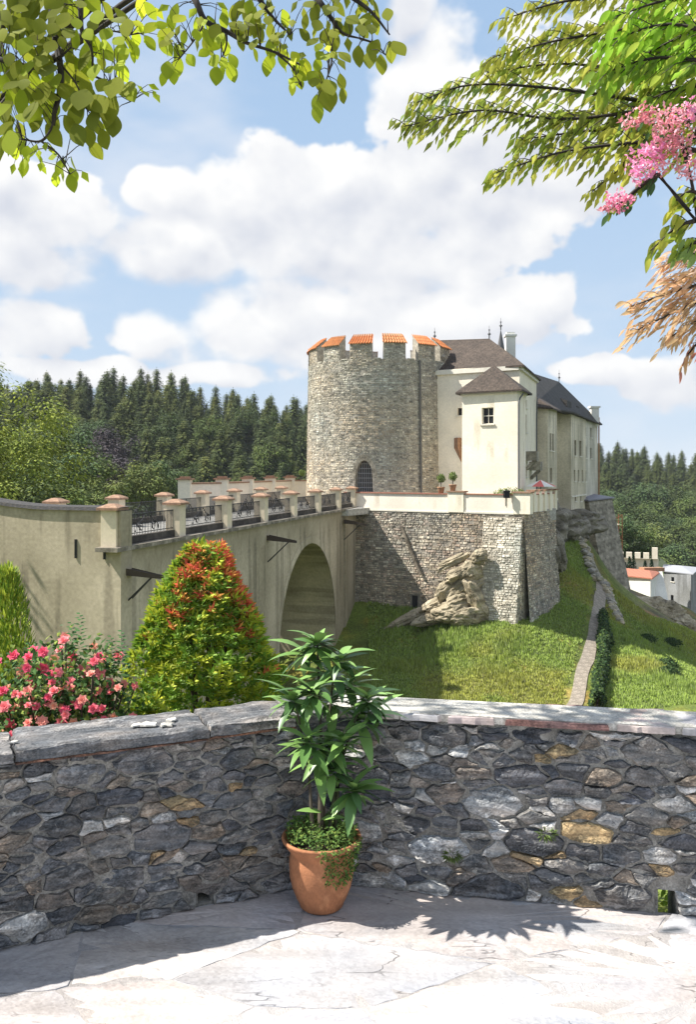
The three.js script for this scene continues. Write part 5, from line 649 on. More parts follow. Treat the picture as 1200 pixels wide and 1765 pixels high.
function tree(name, label, cat, group, pos, crown, h, tr, lean = 0) { const o = thing(name, label, cat, group, pos); part(o, 'crown', crown, WOODLEAF); const p = [V(0, -2, 0), V(lean * 0.3, h * 0.4, 0), V(lean, h * 0.85, 0)]; part(o, 'trunk', tube(p, [tr, tr * 0.75, tr * 0.2], 7), BARK); return o; }
{
  const R = rng(2024);
  const topAt = (k) => { const t = [[-0.7, 655], [-0.4, 655], [-0.3, 645], [-0.22, 652], [-0.13, 680], [-0.067, 698], [-0.03, 688], [0.1, 700], [0.3, 740]]; let i = 0; while (i < t.length - 2 && t[i + 1][0] < k) i++; const q = clamp((k - t[i][0]) / (t[i + 1][0] - t[i][0])); return mix(t[i][1], t[i + 1][1], q); };
  const hillL = (x, d) => { const ridge = 2.1 + (HZ - topAt(x / d)) * 320 / F - 10.5; return mix(-34, ridge, Math.pow(clamp((d - 125) / 195), 0.85)) - Math.max(0, d - 320) * 0.12; };
  const hillR = (x, d) => mix(-38, 1.5 - (x / d - 0.3) * 55, clamp((d - 135) / 310)) - Math.max(0, d - 450) * 0.1;
  for (const [name, f, x0, x1, d0, d1] of [['wooded_hill', hillL, -330, 70, 122, 420], ['wooded_hill', hillR, 26, 330, 150, 560]]) { const p = [], id = [], n = 60; for (let j = 0; j <= n; j++) for (let i = 0; i <= n; i++) { const d = mix(d0, d1, j / n), x = mix(x0, x1, i / n) ; p.push(x, f(x, d) - 0.4, -d); if (i && j) { const b = j * (n + 1) + i; id.push(b - n - 2, b - n - 1, b, b - n - 2, b, b - 1); } } const g = new THREE.BufferGeometry(); g.setAttribute('position', new THREE.Float32BufferAttribute(p, 3)); g.setIndex(id); g.computeVertexNormals(); structure(name, g, std([0.035, 0.05, 0.02])); }
  const tints = [[0.075, 0.098, 0.022], [0.095, 0.118, 0.026], [0.058, 0.082, 0.023], [0.125, 0.142, 0.030], [0.072, 0.100, 0.030]];
  const proto = tints.map((t, i) => spruceGeo(300 + i, 16 + i % 3 * 2, 4.9 + (i % 2) * 0.9, t));
  const fardark = [tints[0], tints[2]].map((t, i) => spruceGeo(330 + i, 16, 4.6, t));
  const place = (o, s, y) => { o.scale.set(s * (0.9 + R() * 0.25), s * (0.72 + R() * 0.3), s * (0.9 + R() * 0.25)); o.rotation.y = R() * 6.28; };
  const base = proto.map((g, i) => null), mk = (k, pos, farther) => { const key = farther ? 10 + k : k; const label = farther ? 'dark spruce on the far ridge above the outbuildings' : 'dark green spruce on the wooded hill behind the bridge', group = farther ? 'spruces on the far ridge' : 'spruces on the hill behind the bridge'; let o; if (!base[key]) { o = base[key] = tree('spruce_tree', label, 'tree', group, pos, farther ? fardark[k] : proto[k], 18, 0.28); } else { o = copy(base[key], label, group); o.position.copy(pos); } return o; };
  // hill behind the bridge
  let n = 0; const rest = []; for (let d = 152; d < 334; d += 6.8) for (let k = -0.44; k < -0.02; k += 7.0 / d) { const dd = d + (R() - 0.5) * 6, x = k * dd + (R() - 0.5) * 6; if (R() < 0.08) continue; const y = hillL(x, dd), top = HZ - (y + 13 - EYE) / dd * F; if (top > 860) continue; if (n < 215) { place(mk(Math.floor(R() * 5), V(x, y, -dd)), 0.56 + R() * 0.42); n++; } else rest.push([x, y, dd]); }
  const im = new THREE.InstancedMesh(spruceGeo(360, 18, 5.2, [1, 1, 1]), WOODLEAF, rest.length), M = new THREE.Matrix4(), Q = new THREE.Quaternion(), col = new THREE.Color(); rest.forEach(([x, y, d], k) => { const s = 0.5 + R() * 0.45, t = tints[Math.floor(R() * 5)], f = 0.85 + R() * 0.4; Q.setFromAxisAngle(V(0, 1, 0), R() * 6.28); M.compose(V(x, y, -d), Q, V(s, s * (0.72 + R() * 0.3), s)); im.setMatrixAt(k, M); im.setColorAt(k, col.setRGB(t[0] * f, t[1] * f, t[2] * f)); }); im.name = 'distant_forest'; im.userData = { kind: 'stuff', label: 'far rows of spruces closing the ridge behind the bridge', category: 'forest' }; scene.add(im);
  // ridge line behind the tower gap
  // broadleaf trees among them
  const bl = [[0.105, 0.145, 0.036], [0.07, 0.105, 0.030], [0.15, 0.185, 0.05], [0.060, 0.050, 0.056], [0.08, 0.125, 0.045]].map((t, i) => broadGeo(400 + i, 13, 5, t, { size: 0.55, lumps: 60, per: 70 }));
  const bb = []; const mb = (k, pos, label, group, s) => { let o; if (!bb[k]) o = bb[k] = tree('broadleaf_tree', label, 'tree', group, pos, bl[k], 13, 0.3); else { o = copy(bb[k], label, group); o.position.copy(pos); } o.scale.set(s, s * (0.9 + R() * 0.2), s); o.rotation.y = R() * 6.28; };
  for (let i = 0; i < 26; i++) { const dd = 170 + R() * 150, k = -0.42 + R() * 0.38, x = k * dd; mb([0, 1, 4, 1, 0][i % 5], V(x, hillL(x, dd), -dd), 'broadleaf crown mixed among the spruces behind the bridge', 'broadleaf trees among the spruces', 0.75 + R() * 0.35); }
  for (const [px, py, d, k, s, label] of [[20, 690, 300, 2, 1, 'pale green crown on the ridge nearest the maple'], [50, 680, 305, 0, 1.1, 'round green crown on the ridge between spruces'], [95, 672, 310, 2, 0.9, 'small pale crown breaking the spruce ridge'], [120, 690, 300, 0, 1.0, 'green broadleaf crown below the spruce ridge'], [165, 800, 150, 3, 1.15, 'purple brown beech in the valley behind the railings'], [205, 820, 140, 3, 1.1, 'dark purple beech above the first bridge posts'], [190, 770, 170, 3, 1.0, 'dusky copper beech among the spruces'], [245, 835, 128, 2, 0.75, 'small light green tree above the bridge posts'], [268, 835, 132, 4, 0.8, 'grey green tree behind the bridge posts'], [150, 840, 105, 0, 0.8, 'bright green tree behind the wing wall'], [95, 830, 100, 4, 0.9, 'mid green tree behind the wing wall coping'], [180, 862, 98, 2, 0.6, 'low yellow green tree behind the railings'], [300, 840, 140, 1, 0.8, 'dark leafy tree beside the cream forecourt pier'], [65, 800, 120, 1, 1.1, 'shaded broadleaf tree behind the maple'], [120, 800, 125, 4, 1.0, 'bluish green tree below the spruces']]) { const p = at(px, py, d); mb(k, V(p.x, p.y - 9 * s, -d), label, null, s); }
  // valley trees on the bridge's far side; the last two added to darken the arch
  for (const [x, d, s, k, label] of [[-13.5, 62, 0.95, 1, 'leafy tree growing in the valley beside the bridge arch'], [-10.5, 71, 0.85, 4, 'valley tree close behind the bridge pier'], [-19, 56, 0.95, 0, 'valley tree below the forecourt parapet'], [-23, 66, 1, 1, 'broad valley tree farther from the arch'], [-12.6, 56.5, 0.95, 4, 'added tree just behind the bridge arch shading its inside'], [-15.5, 52, 0.95, 1, 'added tree behind the middle of the bridge shading the arch']]) mb(k, V(x, -13.5, -d), label, null, s);
  // slope at the right: broadleaf wood, then dark spruces on the far ridge
  for (const [px, py, d, s, k, label] of [[1082, 945, 139, 0.8, 1, 'dark tree close behind the battlement wall'], [1066, 935, 136, 0.75, 4, 'green tree between the scaffold and the forest'], [1104, 950, 141, 0.7, 0, 'small tree behind the middle of the battlement wall']]) { const p = at(px, py, d); mb(k, V(p.x, p.y - 8.5 * s, -d), label, null, s); }
  n = 0; for (let d = 300; d > 150; d -= 13) for (let k = 0.26; k < 0.46; k += 11 / d) { const dd = d + (R() - 0.5) * 10, x = k * dd + (R() - 0.5) * 8; const y = hillR(x, dd); mb([0, 1, 4, 1, 2][Math.floor(R() * 5)], V(x, y, -dd), 'round green tree in the wood beyond the outbuildings', 'broadleaf trees beyond the outbuildings', 0.95 + R() * 0.4); n++; }
  n = 0; for (let d = 455; d > 305; d -= 12) for (let k = 0.24; k < 0.46; k += 9.5 / d) { if (n > 92) break; const dd = d + (R() - 0.5) * 9, x = k * dd + (R() - 0.5) * 6; place(mk(Math.floor(R() * 2), V(x, hillR(x, dd), -dd), true), 0.9 + R() * 0.25); n++; }
  // big trees at the left edge
  const mp = broadGeo(450, 20.5, 7.4, [0.22, 0.27, 0.045], { size: 0.32, lumps: 150, per: 120, tight: 0.62 }); tree('maple_tree', 'large yellow green maple at the near end of the bridge', 'tree', null, V(at(-30, 800, 66).x, -10.5, -66), mp, 17, 0.5);
  tree('ash_tree', 'shaded green tree between the maple and the bridge', 'tree', null, V(at(105, 800, 78).x, -11, -78), broadGeo(451, 12.5, 4.6, [0.13, 0.18, 0.05], { size: 0.4, lumps: 70, per: 60 }), 12.5, 0.35);
  tree('linden_tree', 'bushy tree beside the near end of the bridge beyond the wing wall', 'tree', null, V(at(60, 800, 62).x, -10, -62), broadGeo(452, 11.5, 4.4, [0.11, 0.15, 0.045], { size: 0.38, lumps: 70, per: 60 }), 11.5, 0.35);
  // tree out of the picture whose boughs streak the wing wall with light
  tree('plane_tree', 'tall thin crowned tree whose boughs shade the wing wall', 'tree', null, V(-27.5, -6, -33.2), broadGeo(453, 17, 5.5, [0.12, 0.17, 0.05], { size: 0.5, lumps: 30, per: 40 }), 17, 0.3);
}

// ---------------------------------------------------------------- shrubs behind the dark parapet
{
  const R = rng(5150);
  // red-tipped cone
  { const c = at(352, 1235, 6.1), h = 1.5, o = thing('photinia_bush', 'cone shaped green bush with red young shoots behind the dark parapet', 'bush', null, V(c.x, -0.2, -6.15)), L = new Leaves(), top = 1.76, S = 6.15 / F;
    const rad = (y) => { const t = clamp((y - 0.1) / (top - 0.1)); return (t < 0.25 ? mix(0.50, 0.53, t / 0.25) : mix(0.53, 0.07, Math.pow((t - 0.25) / 0.75, 1.6))) ; };
    for (let k = 0; k < 3500; k++) {
      const y = 0.05 + Math.pow(R(), 0.85) * (top - 0.06), a = R() * 6.283, lump = 0.68 + 0.58 * noise(Math.cos(a) * 2.2 + 9, y * 4, Math.sin(a) * 2.2), rr = rad(y) * lump * (R() < 0.75 ? 0.9 + R() * 0.14 : 0.5 + R() * 0.4), p = V(Math.cos(a) * rr, y, Math.sin(a) * rr), out = V(Math.cos(a), 0.55 + R() * 0.6, Math.sin(a)).normalize();
      const t = y / top, red = R() < sstep(0.70, 1.05, t + Math.cos(a) * 0.06 + (noise(Math.cos(a) * 2.2 + 3, y * 3, Math.sin(a) * 2.2) - 0.5) * 0.5) * 0.78 && rr > rad(y) * 0.75, n = red ? 8 : 9;
      const b1 = R() < 0.45 ? [0.48, 0.54, 0.05] : [0.20, 0.34, 0.04];
      for (let q = 0; q < n; q++) { const aa = q * 2.4 + R(), s = V(Math.cos(aa), 0, Math.sin(aa)), d = out.clone().multiplyScalar(0.55 + (q / n) * 0.7).add(s.multiplyScalar(0.75)).normalize(); L.add(p.clone().addScaledVector(out, 0.05 * q / n), d, out.clone().add(rdir(R).multiplyScalar(0.3)).normalize(), (red ? 0.052 : 0.055) * (0.7 + R() * 0.6), 0.0185, vary(red ? (R() < 0.6 ? [0.80, 0.17, 0.10] : [0.85, 0.40, 0.10]) : b1, R, 0.22), 0.25); }
    }
    part(o, 'foliage', L.geo(), leafMat(0.35), true); for (let k = 0; k < 5; k++) { const a = k * 1.26; part(o, 'stem', tube(curve([V(0, -0.1, 0), V(Math.cos(a) * 0.06, 0.4, Math.sin(a) * 0.06), V(Math.cos(a) * 0.16, 1.2, Math.sin(a) * 0.16)], 8), 0.014, 5), BARK); } void h; void S; }
  // rose bush with pink flowers
  { const o = thing('rose_bush', 'rose bush covered in coral pink flowers behind the dark parapet', 'bush', null, V(-1.78, -0.08, -5.45)), L = new Leaves(), fl = [];
    for (let k = 0; k < 72; k++) { const a = R() * 6.283, x = (R() - 0.5) * 0.74, z = (R() - 0.5) * 0.4, hh = 0.75 + R() * 0.40 - Math.abs(x) * 0.35, pts = curve([V(x * 0.25, 0, z * 0.3), V(x * 0.8, hh * 0.55, z * 0.8), V(x + Math.cos(a) * 0.06, hh, z + Math.sin(a) * 0.06)], 9); if (k < 26) part(o, 'cane', tube(pts, 0.006, 5), BARK);
      for (let q = 2; q < 10; q++) for (let s = 0; s < 13; s++) { const w = pts[q].clone().add(rdir(R).multiplyScalar(0.085)); L.add(w, rdir(R).add(V(0, -0.1, 0.2)).normalize(), V(0, 1, 0.5).add(rdir(R).multiplyScalar(0.7)).normalize(), 0.042 * (0.7 + R() * 0.6), 0.026, vary(R() < 0.3 ? [0.24, 0.32, 0.07] : [0.075, 0.15, 0.045], R, 0.3), 0.15); } fl.push(pts[9], pts[7].clone().add(V((R() - .5) * 0.16, 0, 0.12 * R() + 0.05)), pts[5].clone().add(V((R() - .5) * 0.2, 0, 0.22))); }
    part(o, 'foliage', L.geo(), leafMat(0.3), true);
    const petal = (rg, n, open) => { const P = new Leaves(); for (let ring = 0; ring < 3; ring++) for (let k = 0; k < n; k++) { const a = k / n * 6.283 + ring * 0.6, up = [0.15, 0.55, 1.2][ring] * open; P.add(V(0, 0, 0), V(Math.cos(a), up, Math.sin(a)).normalize(), V(-Math.cos(a) * 0.5, 1, -Math.sin(a) * 0.5).normalize(), rg * [1, 0.8, 0.55][ring], rg * 1.0, [1, 1, 1], -0.1); } return P.geo(); };
    const pg = [petal(0.034, 6, 0.8), petal(0.029, 6, 1.1), petal(0.037, 7, 0.6)], pm = [[0.92, 0.20, 0.27], [0.94, 0.30, 0.32], [0.95, 0.42, 0.34], [0.90, 0.13, 0.24], [0.95, 0.50, 0.34]].map((c) => new THREE.MeshPhysicalMaterial({ color: new THREE.Color().setRGB(...c), roughness: 0.95, transmission: 0.3, thickness: 0, side: THREE.DoubleSide }));
    fl.forEach((p, i) => { if (p.y < 0.42) return; const m = part(o, 'flower', pg[i % 3], pm[Math.floor(R() * 5)]); m.position.copy(p).add(V(0, 0.012, 0.035)); m.rotation.set(0.6 + R() * 0.7, R() * 6.28, (R() - 0.5) * 0.8); m.scale.setScalar(0.85 + R() * 0.45); }); 
    const vs = []; for (const [x, y, z] of [[0.10, 1.19, 0], [0.06, 1.14, 0.05], [-0.22, 1.0, 0], [0.30, 1.05, 0.02], [0.36, 1.08, 0]]) { const S2 = new Leaves(); for (let k = 0; k < 26; k++) { const a = k * 2.4, yy = k / 26; S2.add(V(0, yy * 0.22 - 0.12, 0), V(Math.cos(a), 0.35, Math.sin(a)).normalize(), V(0, 1, 0.3), 0.062 * (1.1 - yy * 0.6), 0.022, vary([0.06, 0.15, 0.05], R, 0.25)); } vs.push([S2, x, y, z]); } for (const [S2, x, y, z] of vs) { const m = part(o, 'leafy_shoot', S2.geo(), leafMat(0.2), true); m.position.set(x, y, z); } }
  // small plant with pale violet flowers at the edge, and the columnar evergreen
  { const o = thing('cypress_shrub', 'feathery bright green columnar cypress at the end of the flower bed', 'bush', null, V(-2.30, -0.2, -5.85)), L = new Leaves(); for (let k = 0; k < 5200; k++) { const y = R() * 1.62, t = y / 1.62, rr = (0.26 * Math.pow(1 - t, 0.55) * (0.85 + 0.3 * noise(k * 0.01, y * 4)) + 0.02) * (R() < 0.7 ? 0.9 + R() * 0.15 : R()), a = R() * 6.283; L.add(V(Math.cos(a) * rr, y, Math.sin(a) * rr), V(Math.cos(a) * 0.4, 1.1, Math.sin(a) * 0.4).add(rdir(R).multiplyScalar(0.35)).normalize(), V(Math.cos(a), 0.3, Math.sin(a)), 0.07 * (0.6 + R() * 0.7), 0.013, vary(R() < 0.5 ? [0.46, 0.55, 0.07] : [0.22, 0.34, 0.045], R, 0.25), 0.1); } part(o, 'foliage', L.geo(), leafMat(0.35), true); part(o, 'trunk', tube([V(0, -0.05, 0), V(0, 1.2, 0)], [0.03, 0.01], 6), BARK);
    const q = thing('violet_bedding', 'low plant with pale violet flowers against the dark parapet', 'plant', null, V(-2.28, 0.3, -5.02)), B = new Leaves(); for (let k = 0; k < 900; k++) { const d = rdir(R); B.add(V(d.x * 0.16, d.y * 0.22 + 0.30, d.z * 0.1).multiplyScalar(0.7 + R() * 0.4), rdir(R), V(0, 1, 0.5), 0.03, 0.016, vary([0.12, 0.2, 0.05], R, 0.3)); } part(q, 'foliage', B.geo(), leafMat(0.3), true); part(q, 'stem', tube([V(0, -0.45, 0), V(0, 0.3, 0)], 0.01, 5), BARK); const vm = new THREE.MeshPhysicalMaterial({ color: new THREE.Color().setRGB(0.62, 0.27, 0.62), roughness: 0.95, transmission: 0.3, thickness: 0, side: THREE.DoubleSide }), fp = new Leaves(); for (let k = 0; k < 5; k++) { const a = k * 1.2566; fp.add(V(0, 0, 0), V(Math.cos(a), 0.2, Math.sin(a)).normalize(), V(0, 1, 0), 0.02, 0.02, [1, 1, 1]); } const fg = fp.geo(); for (let k = 0; k < 16; k++) { const m = part(q, 'flower', fg, vm); m.position.set((R() - 0.5) * 0.3, 0.2 + R() * 0.36, 0.1 + R() * 0.05); m.rotation.set(1 + R() * 0.5, 0, (R() - 0.5)); } }
  // greenery outside, seen through the drain hole
  { const o = thing('bank_greenery', 'leafy weeds growing outside behind the pale coped parapet', 'plant', null, V(1.55, -0.35, -4.75)), L = new Leaves(); for (let k = 0; k < 1500; k++) { const p = V((R() - 0.5) * 1.0, R() * 0.55, (R() - 0.5) * 0.5 - 0.2); L.add(p, rdir(R), V(0, 1, 0.5).add(rdir(R)).normalize(), 0.06, 0.03, vary([0.26, 0.36, 0.06], R, 0.3)); } part(o, 'foliage', L.geo(), leafMat(0.4), true); }
  // weeds rooted in the joints of the wall
  for (const [x, y, n, label] of [[1.13, 0.35, 60, 'small green weed rooted halfway up the pale coped parapet'], [0.68, 0.21, 70, 'low weed tuft growing from the joints near the pot']]) { const o = thing('wall_weed', label, 'weed'); rightWall.updateMatrix(); o.position.copy(V(x, y, 0.03).applyMatrix4(rightWall.matrix)); const L = new Leaves(); for (let k = 0; k < n; k++) { const d = rdir(R); d.z = Math.abs(d.z); L.add(V(d.x * 0.03, d.y * 0.012, d.z * 0.01), d, V(0, 1, 0.4), 0.02 + R() * 0.016, 0.008, vary([0.14, 0.2, 0.06], R, 0.3)); } part(o, 'foliage', L.geo(), leafMat(0.3), true); }
}

// ---------------------------------------------------------------- boughs that hang into the view; their trunks stand beside it
function bough(o, name, pts, r0, r1) { const c = curve(pts, pts.length * 5); return part(o, name, tube(c, c.map((_, i) => mix(r0, r1, i / (c.length - 1))), 7), TWIG); }
const TWIG = std([0.10, 0.08, 0.065], { map: T.bark });
const lm = (c, tr = 0.5) => new THREE.MeshPhysicalMaterial({ color: new THREE.Color().setRGB(...c), roughness: 0.96, transmission: tr, thickness: 0, specularIntensity: 0.25, side: THREE.DoubleSide });
{
  const R = rng(909), D = 4.3, px = D / F, stalks = [];
  const o = thing('beech_tree', 'tree with large yellow green oval leaves hanging above the bridge and forest', 'tree', null, V(-4.3, -0.5, -8.6)), q = (x, y, d = D) => at(x, y, d).sub(o.position);
  part(o, 'trunk', tube(curve([V(0, -0.4, 0), V(0.05, 2, 0.05), V(0, 4.2, 0.2), V(0.1, 6, 0.4)], 16), 0.17, 10), BARK);
  const limbs = [[[0.05, 3.9, 0.2], [-40, 80, 5.6], [0, 102], [54, 114], [96, 102], [122, 82]], [[0.05, 4.6, 0.2], [60, -60, 5.4], [137, 0], [141, 54], [157, 84], [159, 130]], [[0.05, 4.2, 0.2], [20, -60, 5.4], [104, 120], [102, 160], [93, 195], [90, 218], [70, 243], [38, 240]], [[0.05, 5.0, 0.25], [250, -80, 5.2], [336, 0], [354, 36], [390, 54], [420, 72], [474, 90], [518, 112]], [[0.05, 5.4, 0.3], [420, -110, 5.0], [549, 0], [570, 30], [591, 57], [620, 66]], [[0.05, 5.2, 0.3], [300, -90, 5.1], [440, -10], [470, 30], [500, 60]], [[0.05, 5.5, 0.3], [480, -120, 5.0], [600, -10], [640, 20], [672, 60]]];
  const nodes = []; limbs.forEach((l, i) => { const p = l.map(([x, y, d], k) => k ? q(x, y, d ?? D) : V(x, y, d)); bough(o, 'branch', p, 0.022, 0.004); curve(p.slice(2), 24).forEach((v) => nodes.push(v)); });
  for (const [a, b] of [[[570, 30], [572, 80]], [[572, 80], [558, 150]], [[390, 54], [378, 110]], [[474, 90], [520, 150]], [[354, 36], [310, 100]], [[620, 66], [665, 95]], [[96, 102], [150, 190]], [[70, 243], [120, 300]], [[159, 130], [225, 175]], [[141, 54], [225, 60]]]) { const p = [q(...a), q((a[0] + b[0]) / 2 + 6, (a[1] + b[1]) / 2 - 4), q(...b)]; bough(o, 'twig', p, 0.006, 0.003); curve(p, 8).forEach((v) => nodes.push(v)); }
  const shapes = [[1, 0.56, 0.25, 0.08], [1, 0.60, 0.12, 0.1], [1, 0.52, 0.35, 0.06], [1, 0.58, 0.05, 0.04]].map((a) => leafBlade(...a, 9, 1.02));
  const mats = { y: lm([0.50, 0.60, 0.035], 0.6), g: lm([0.37, 0.45, 0.03], 0.6), o: lm([0.28, 0.31, 0.03], 0.55), d: lm([0.19, 0.22, 0.025], 0.5), b: lm([0.72, 0.76, 0.05], 0.65) };
  const groups = [[20, 30, 40, 40, 10, 44, 'odd'], [70, 160, 60, 40, 10, 46, 'odg'], [60, 40, 70, 45, 26, 44, 'ood'], [150, 40, 70, 45, 22, 42, 'odg'], [40, 110, 50, 50, 16, 46, 'odg'], [110, 130, 60, 50, 18, 50, 'odg'], [190, 140, 40, 60, 10, 48, 'go'], [30, 200, 40, 50, 12, 50, 'dog'], [150, 200, 50, 40, 9, 54, 'od'], [172, 232, 30, 30, 4, 46, 'go'], [80, 215, 50, 30, 8, 40, 'go'], [60, 275, 55, 25, 16, 27, 'yg'], [120, 300, 30, 22, 7, 31, 'yg'], [200, 90, 40, 40, 10, 36, 'gy'], [230, 60, 30, 40, 8, 30, 'yb'], [270, 40, 40, 40, 14, 34, 'ygb'], [330, 60, 50, 40, 16, 34, 'gyo'], [300, 110, 35, 35, 8, 36, 'gy'], [262, 158, 20, 12, 5, 20, 'y'], [380, 100, 30, 40, 10, 34, 'gy'], [400, 40, 50, 40, 18, 32, 'go'], [460, 50, 50, 40, 18, 32, 'god'], [480, 100, 40, 25, 10, 34, 'gyb'], [440, 20, 40, 30, 12, 30, 'od'], [540, 40, 50, 40, 18, 32, 'do'], [600, 30, 50, 35, 14, 34, 'do'], [640, 30, 35, 30, 8, 34, 'do'], [540, 110, 40, 40, 12, 34, 'ogb'], [510, 130, 26, 26, 8, 26, 'by'], [555, 168, 30, 32, 5, 48, 'og'], [585, 160, 20, 20, 3, 42, 'o'], [590, 90, 30, 25, 6, 34, 'o'], [662, 92, 38, 22, 4, 44, 'og'], [632, 95, 20, 20, 3, 36, 'o']];
  let all = []; for (const [cx, cy, rx, ry, n, size, tone] of groups) for (let k = 0; k < n; k++) { const a = k * 2.4 + R(), r = Math.sqrt((k + 0.5) / n); all.push([cx + Math.cos(a) * r * rx, cy + Math.sin(a) * r * ry, size * (0.68 + R() * 0.55), tone[Math.floor(R() * tone.length)], D + (R() - 0.5) * 0.5]); }
  all.sort((a, b) => b[2] - a[2]); const L = new Leaves();
  all.forEach(([x, y, s, t, d], i) => {
    const p = q(x, y, d), len = s * px, nr = nodes.reduce((m, v) => v.distanceTo(p) < m.distanceTo(p) ? v : m, nodes[0]), away = V().subVectors(p, nr).normalize(), dir = away.multiplyScalar(0.8).add(V((R() - 0.4) * 0.7, -0.75 - R() * 0.3, (R() - 0.5) * 0.5)).normalize(), up = V((R() - 0.5) * 0.9, 0.35 + (R() - 0.5) * 0.6, 1).normalize(), root = p.clone().addScaledVector(dir, -len * 0.5);
    if (i < 296) { const m = part(o, 'leaf', shapes[i % 4], mats[t]); orient(m, root, dir, up); m.scale.setScalar(len); } else L.add(root, dir, up, len, len * 0.55, { y: [0.50, 0.60, 0.035], g: [0.37, 0.45, 0.03], o: [0.28, 0.31, 0.03], d: [0.19, 0.22, 0.025], b: [0.72, 0.76, 0.05] }[t]);
    if (nr.distanceTo(root) > 0.012 && nr.distanceTo(root) < 0.3) stalks.push(tube([nr, nr.clone().lerp(root, 0.55).add(V(0, 0.012, 0)), root], [0.0028, 0.002, 0.0014], 4));
  });
  for (let k = 0; k < 700; k++) { const c = [[-90, 60], [-220, 20], [-60, 190], [-330, -60], [120, -110], [350, -130], [560, -130], [-180, 140]][k % 8], p = q(c[0] + (R() - 0.5) * 190, c[1] + (R() - 0.5) * 120, 4.4 + R() * 1.1); L.add(p, V((R() - 0.5) * 0.8, -0.8, (R() - 0.5) * 0.6).normalize(), V((R() - 0.5), 0.5, 0.8).normalize(), 0.11 + R() * 0.04, 0.065, R() < 0.5 ? [0.28, 0.31, 0.03] : [0.37, 0.45, 0.03]); }
  part(o, 'small_leaves', L.geo(), leafMat(0.5), true); part(o, 'leaf_stalks', mergeGeometries(stalks), TWIG, true);
}
function sprays(o, list, R, stalkList, leafList) {                    // list: [points in the picture, half height, leaf length, tones, step, distance]
  const q = (x, y, d) => at(x, y, d).sub(o.position);
  for (const [pts, env, leaf, tones, step, d, droop] of list) {
    const P = curve(pts.map(([x, y], i) => q(x, y, d + (i - 1) * 0.06)), 40), px = d / F; bough(o, 'branch', pts.map(([x, y], i) => q(x, y, d + (i - 1) * 0.06)), 0.014, 0.003);
    let len = 0; for (let i = 1; i <= 40; i++) len += P[i].distanceTo(P[i - 1]); const n = Math.round(len / px / step);
    for (let k = 0; k < n; k++) {
      const t = (k + 0.5) / n, f = t * 40, i = Math.min(39, f | 0), b = P[i].clone().lerp(P[i + 1], f - i), dir = V().subVectors(P[i + 1], P[i]).normalize(), s = k % 2 ? 1 : -1, e = env * px * (1 - 0.65 * t) * (0.5 + R() * 0.7), tip = b.clone().add(dir.clone().multiplyScalar(e * 0.9)).add(V(0, s * e * 0.62 - e * 0.15, (R() - 0.5) * e * 1.6)), m = Math.max(3, Math.round(e / px / (leaf * 0.34)));
      stalkList.push(tube([b, b.clone().lerp(tip, 0.5).add(V(0, e * 0.08, 0)), tip], [0.0035, 0.0025, 0.0012], 4));
      for (let j = 0; j <= m; j++) { const w = b.clone().lerp(tip, j / m).add(V(0, e * 0.1 * Math.sin(j / m * 3.1), 0)), ld = dir.clone().multiplyScalar(0.55).add(V((R() - 0.5) * 0.7, -(droop ?? 0.9) + R() * 0.5, (R() - 0.5) * 0.8)).normalize(); leafList.push([w, ld, V((R() - 0.5) * 0.8, 0.5, 0.8).normalize(), leaf * px * (0.7 + R() * 0.5), tones[Math.floor(R() * tones.length)]]); }
    }
  }
}
function leafTree(o, list, R, geo, tone, wid, most = 296) { list.sort((a, b) => b[3] - a[3]); const L = new Leaves(), mats = {}; list.forEach(([p, d, u, len, t], i) => { const c = tone[t]; if (i < most) { mats[t] ??= lm(c, 0.5); const m = part(o, 'leaf', geo[i % geo.length], mats[t]); orient(m, p, d, u); m.scale.setScalar(len); } else L.add(p, d, u, len, len * wid, c, 0.2); }); if (list.length > most) part(o, 'small_leaves', L.geo(), leafMat(0.5), true); }


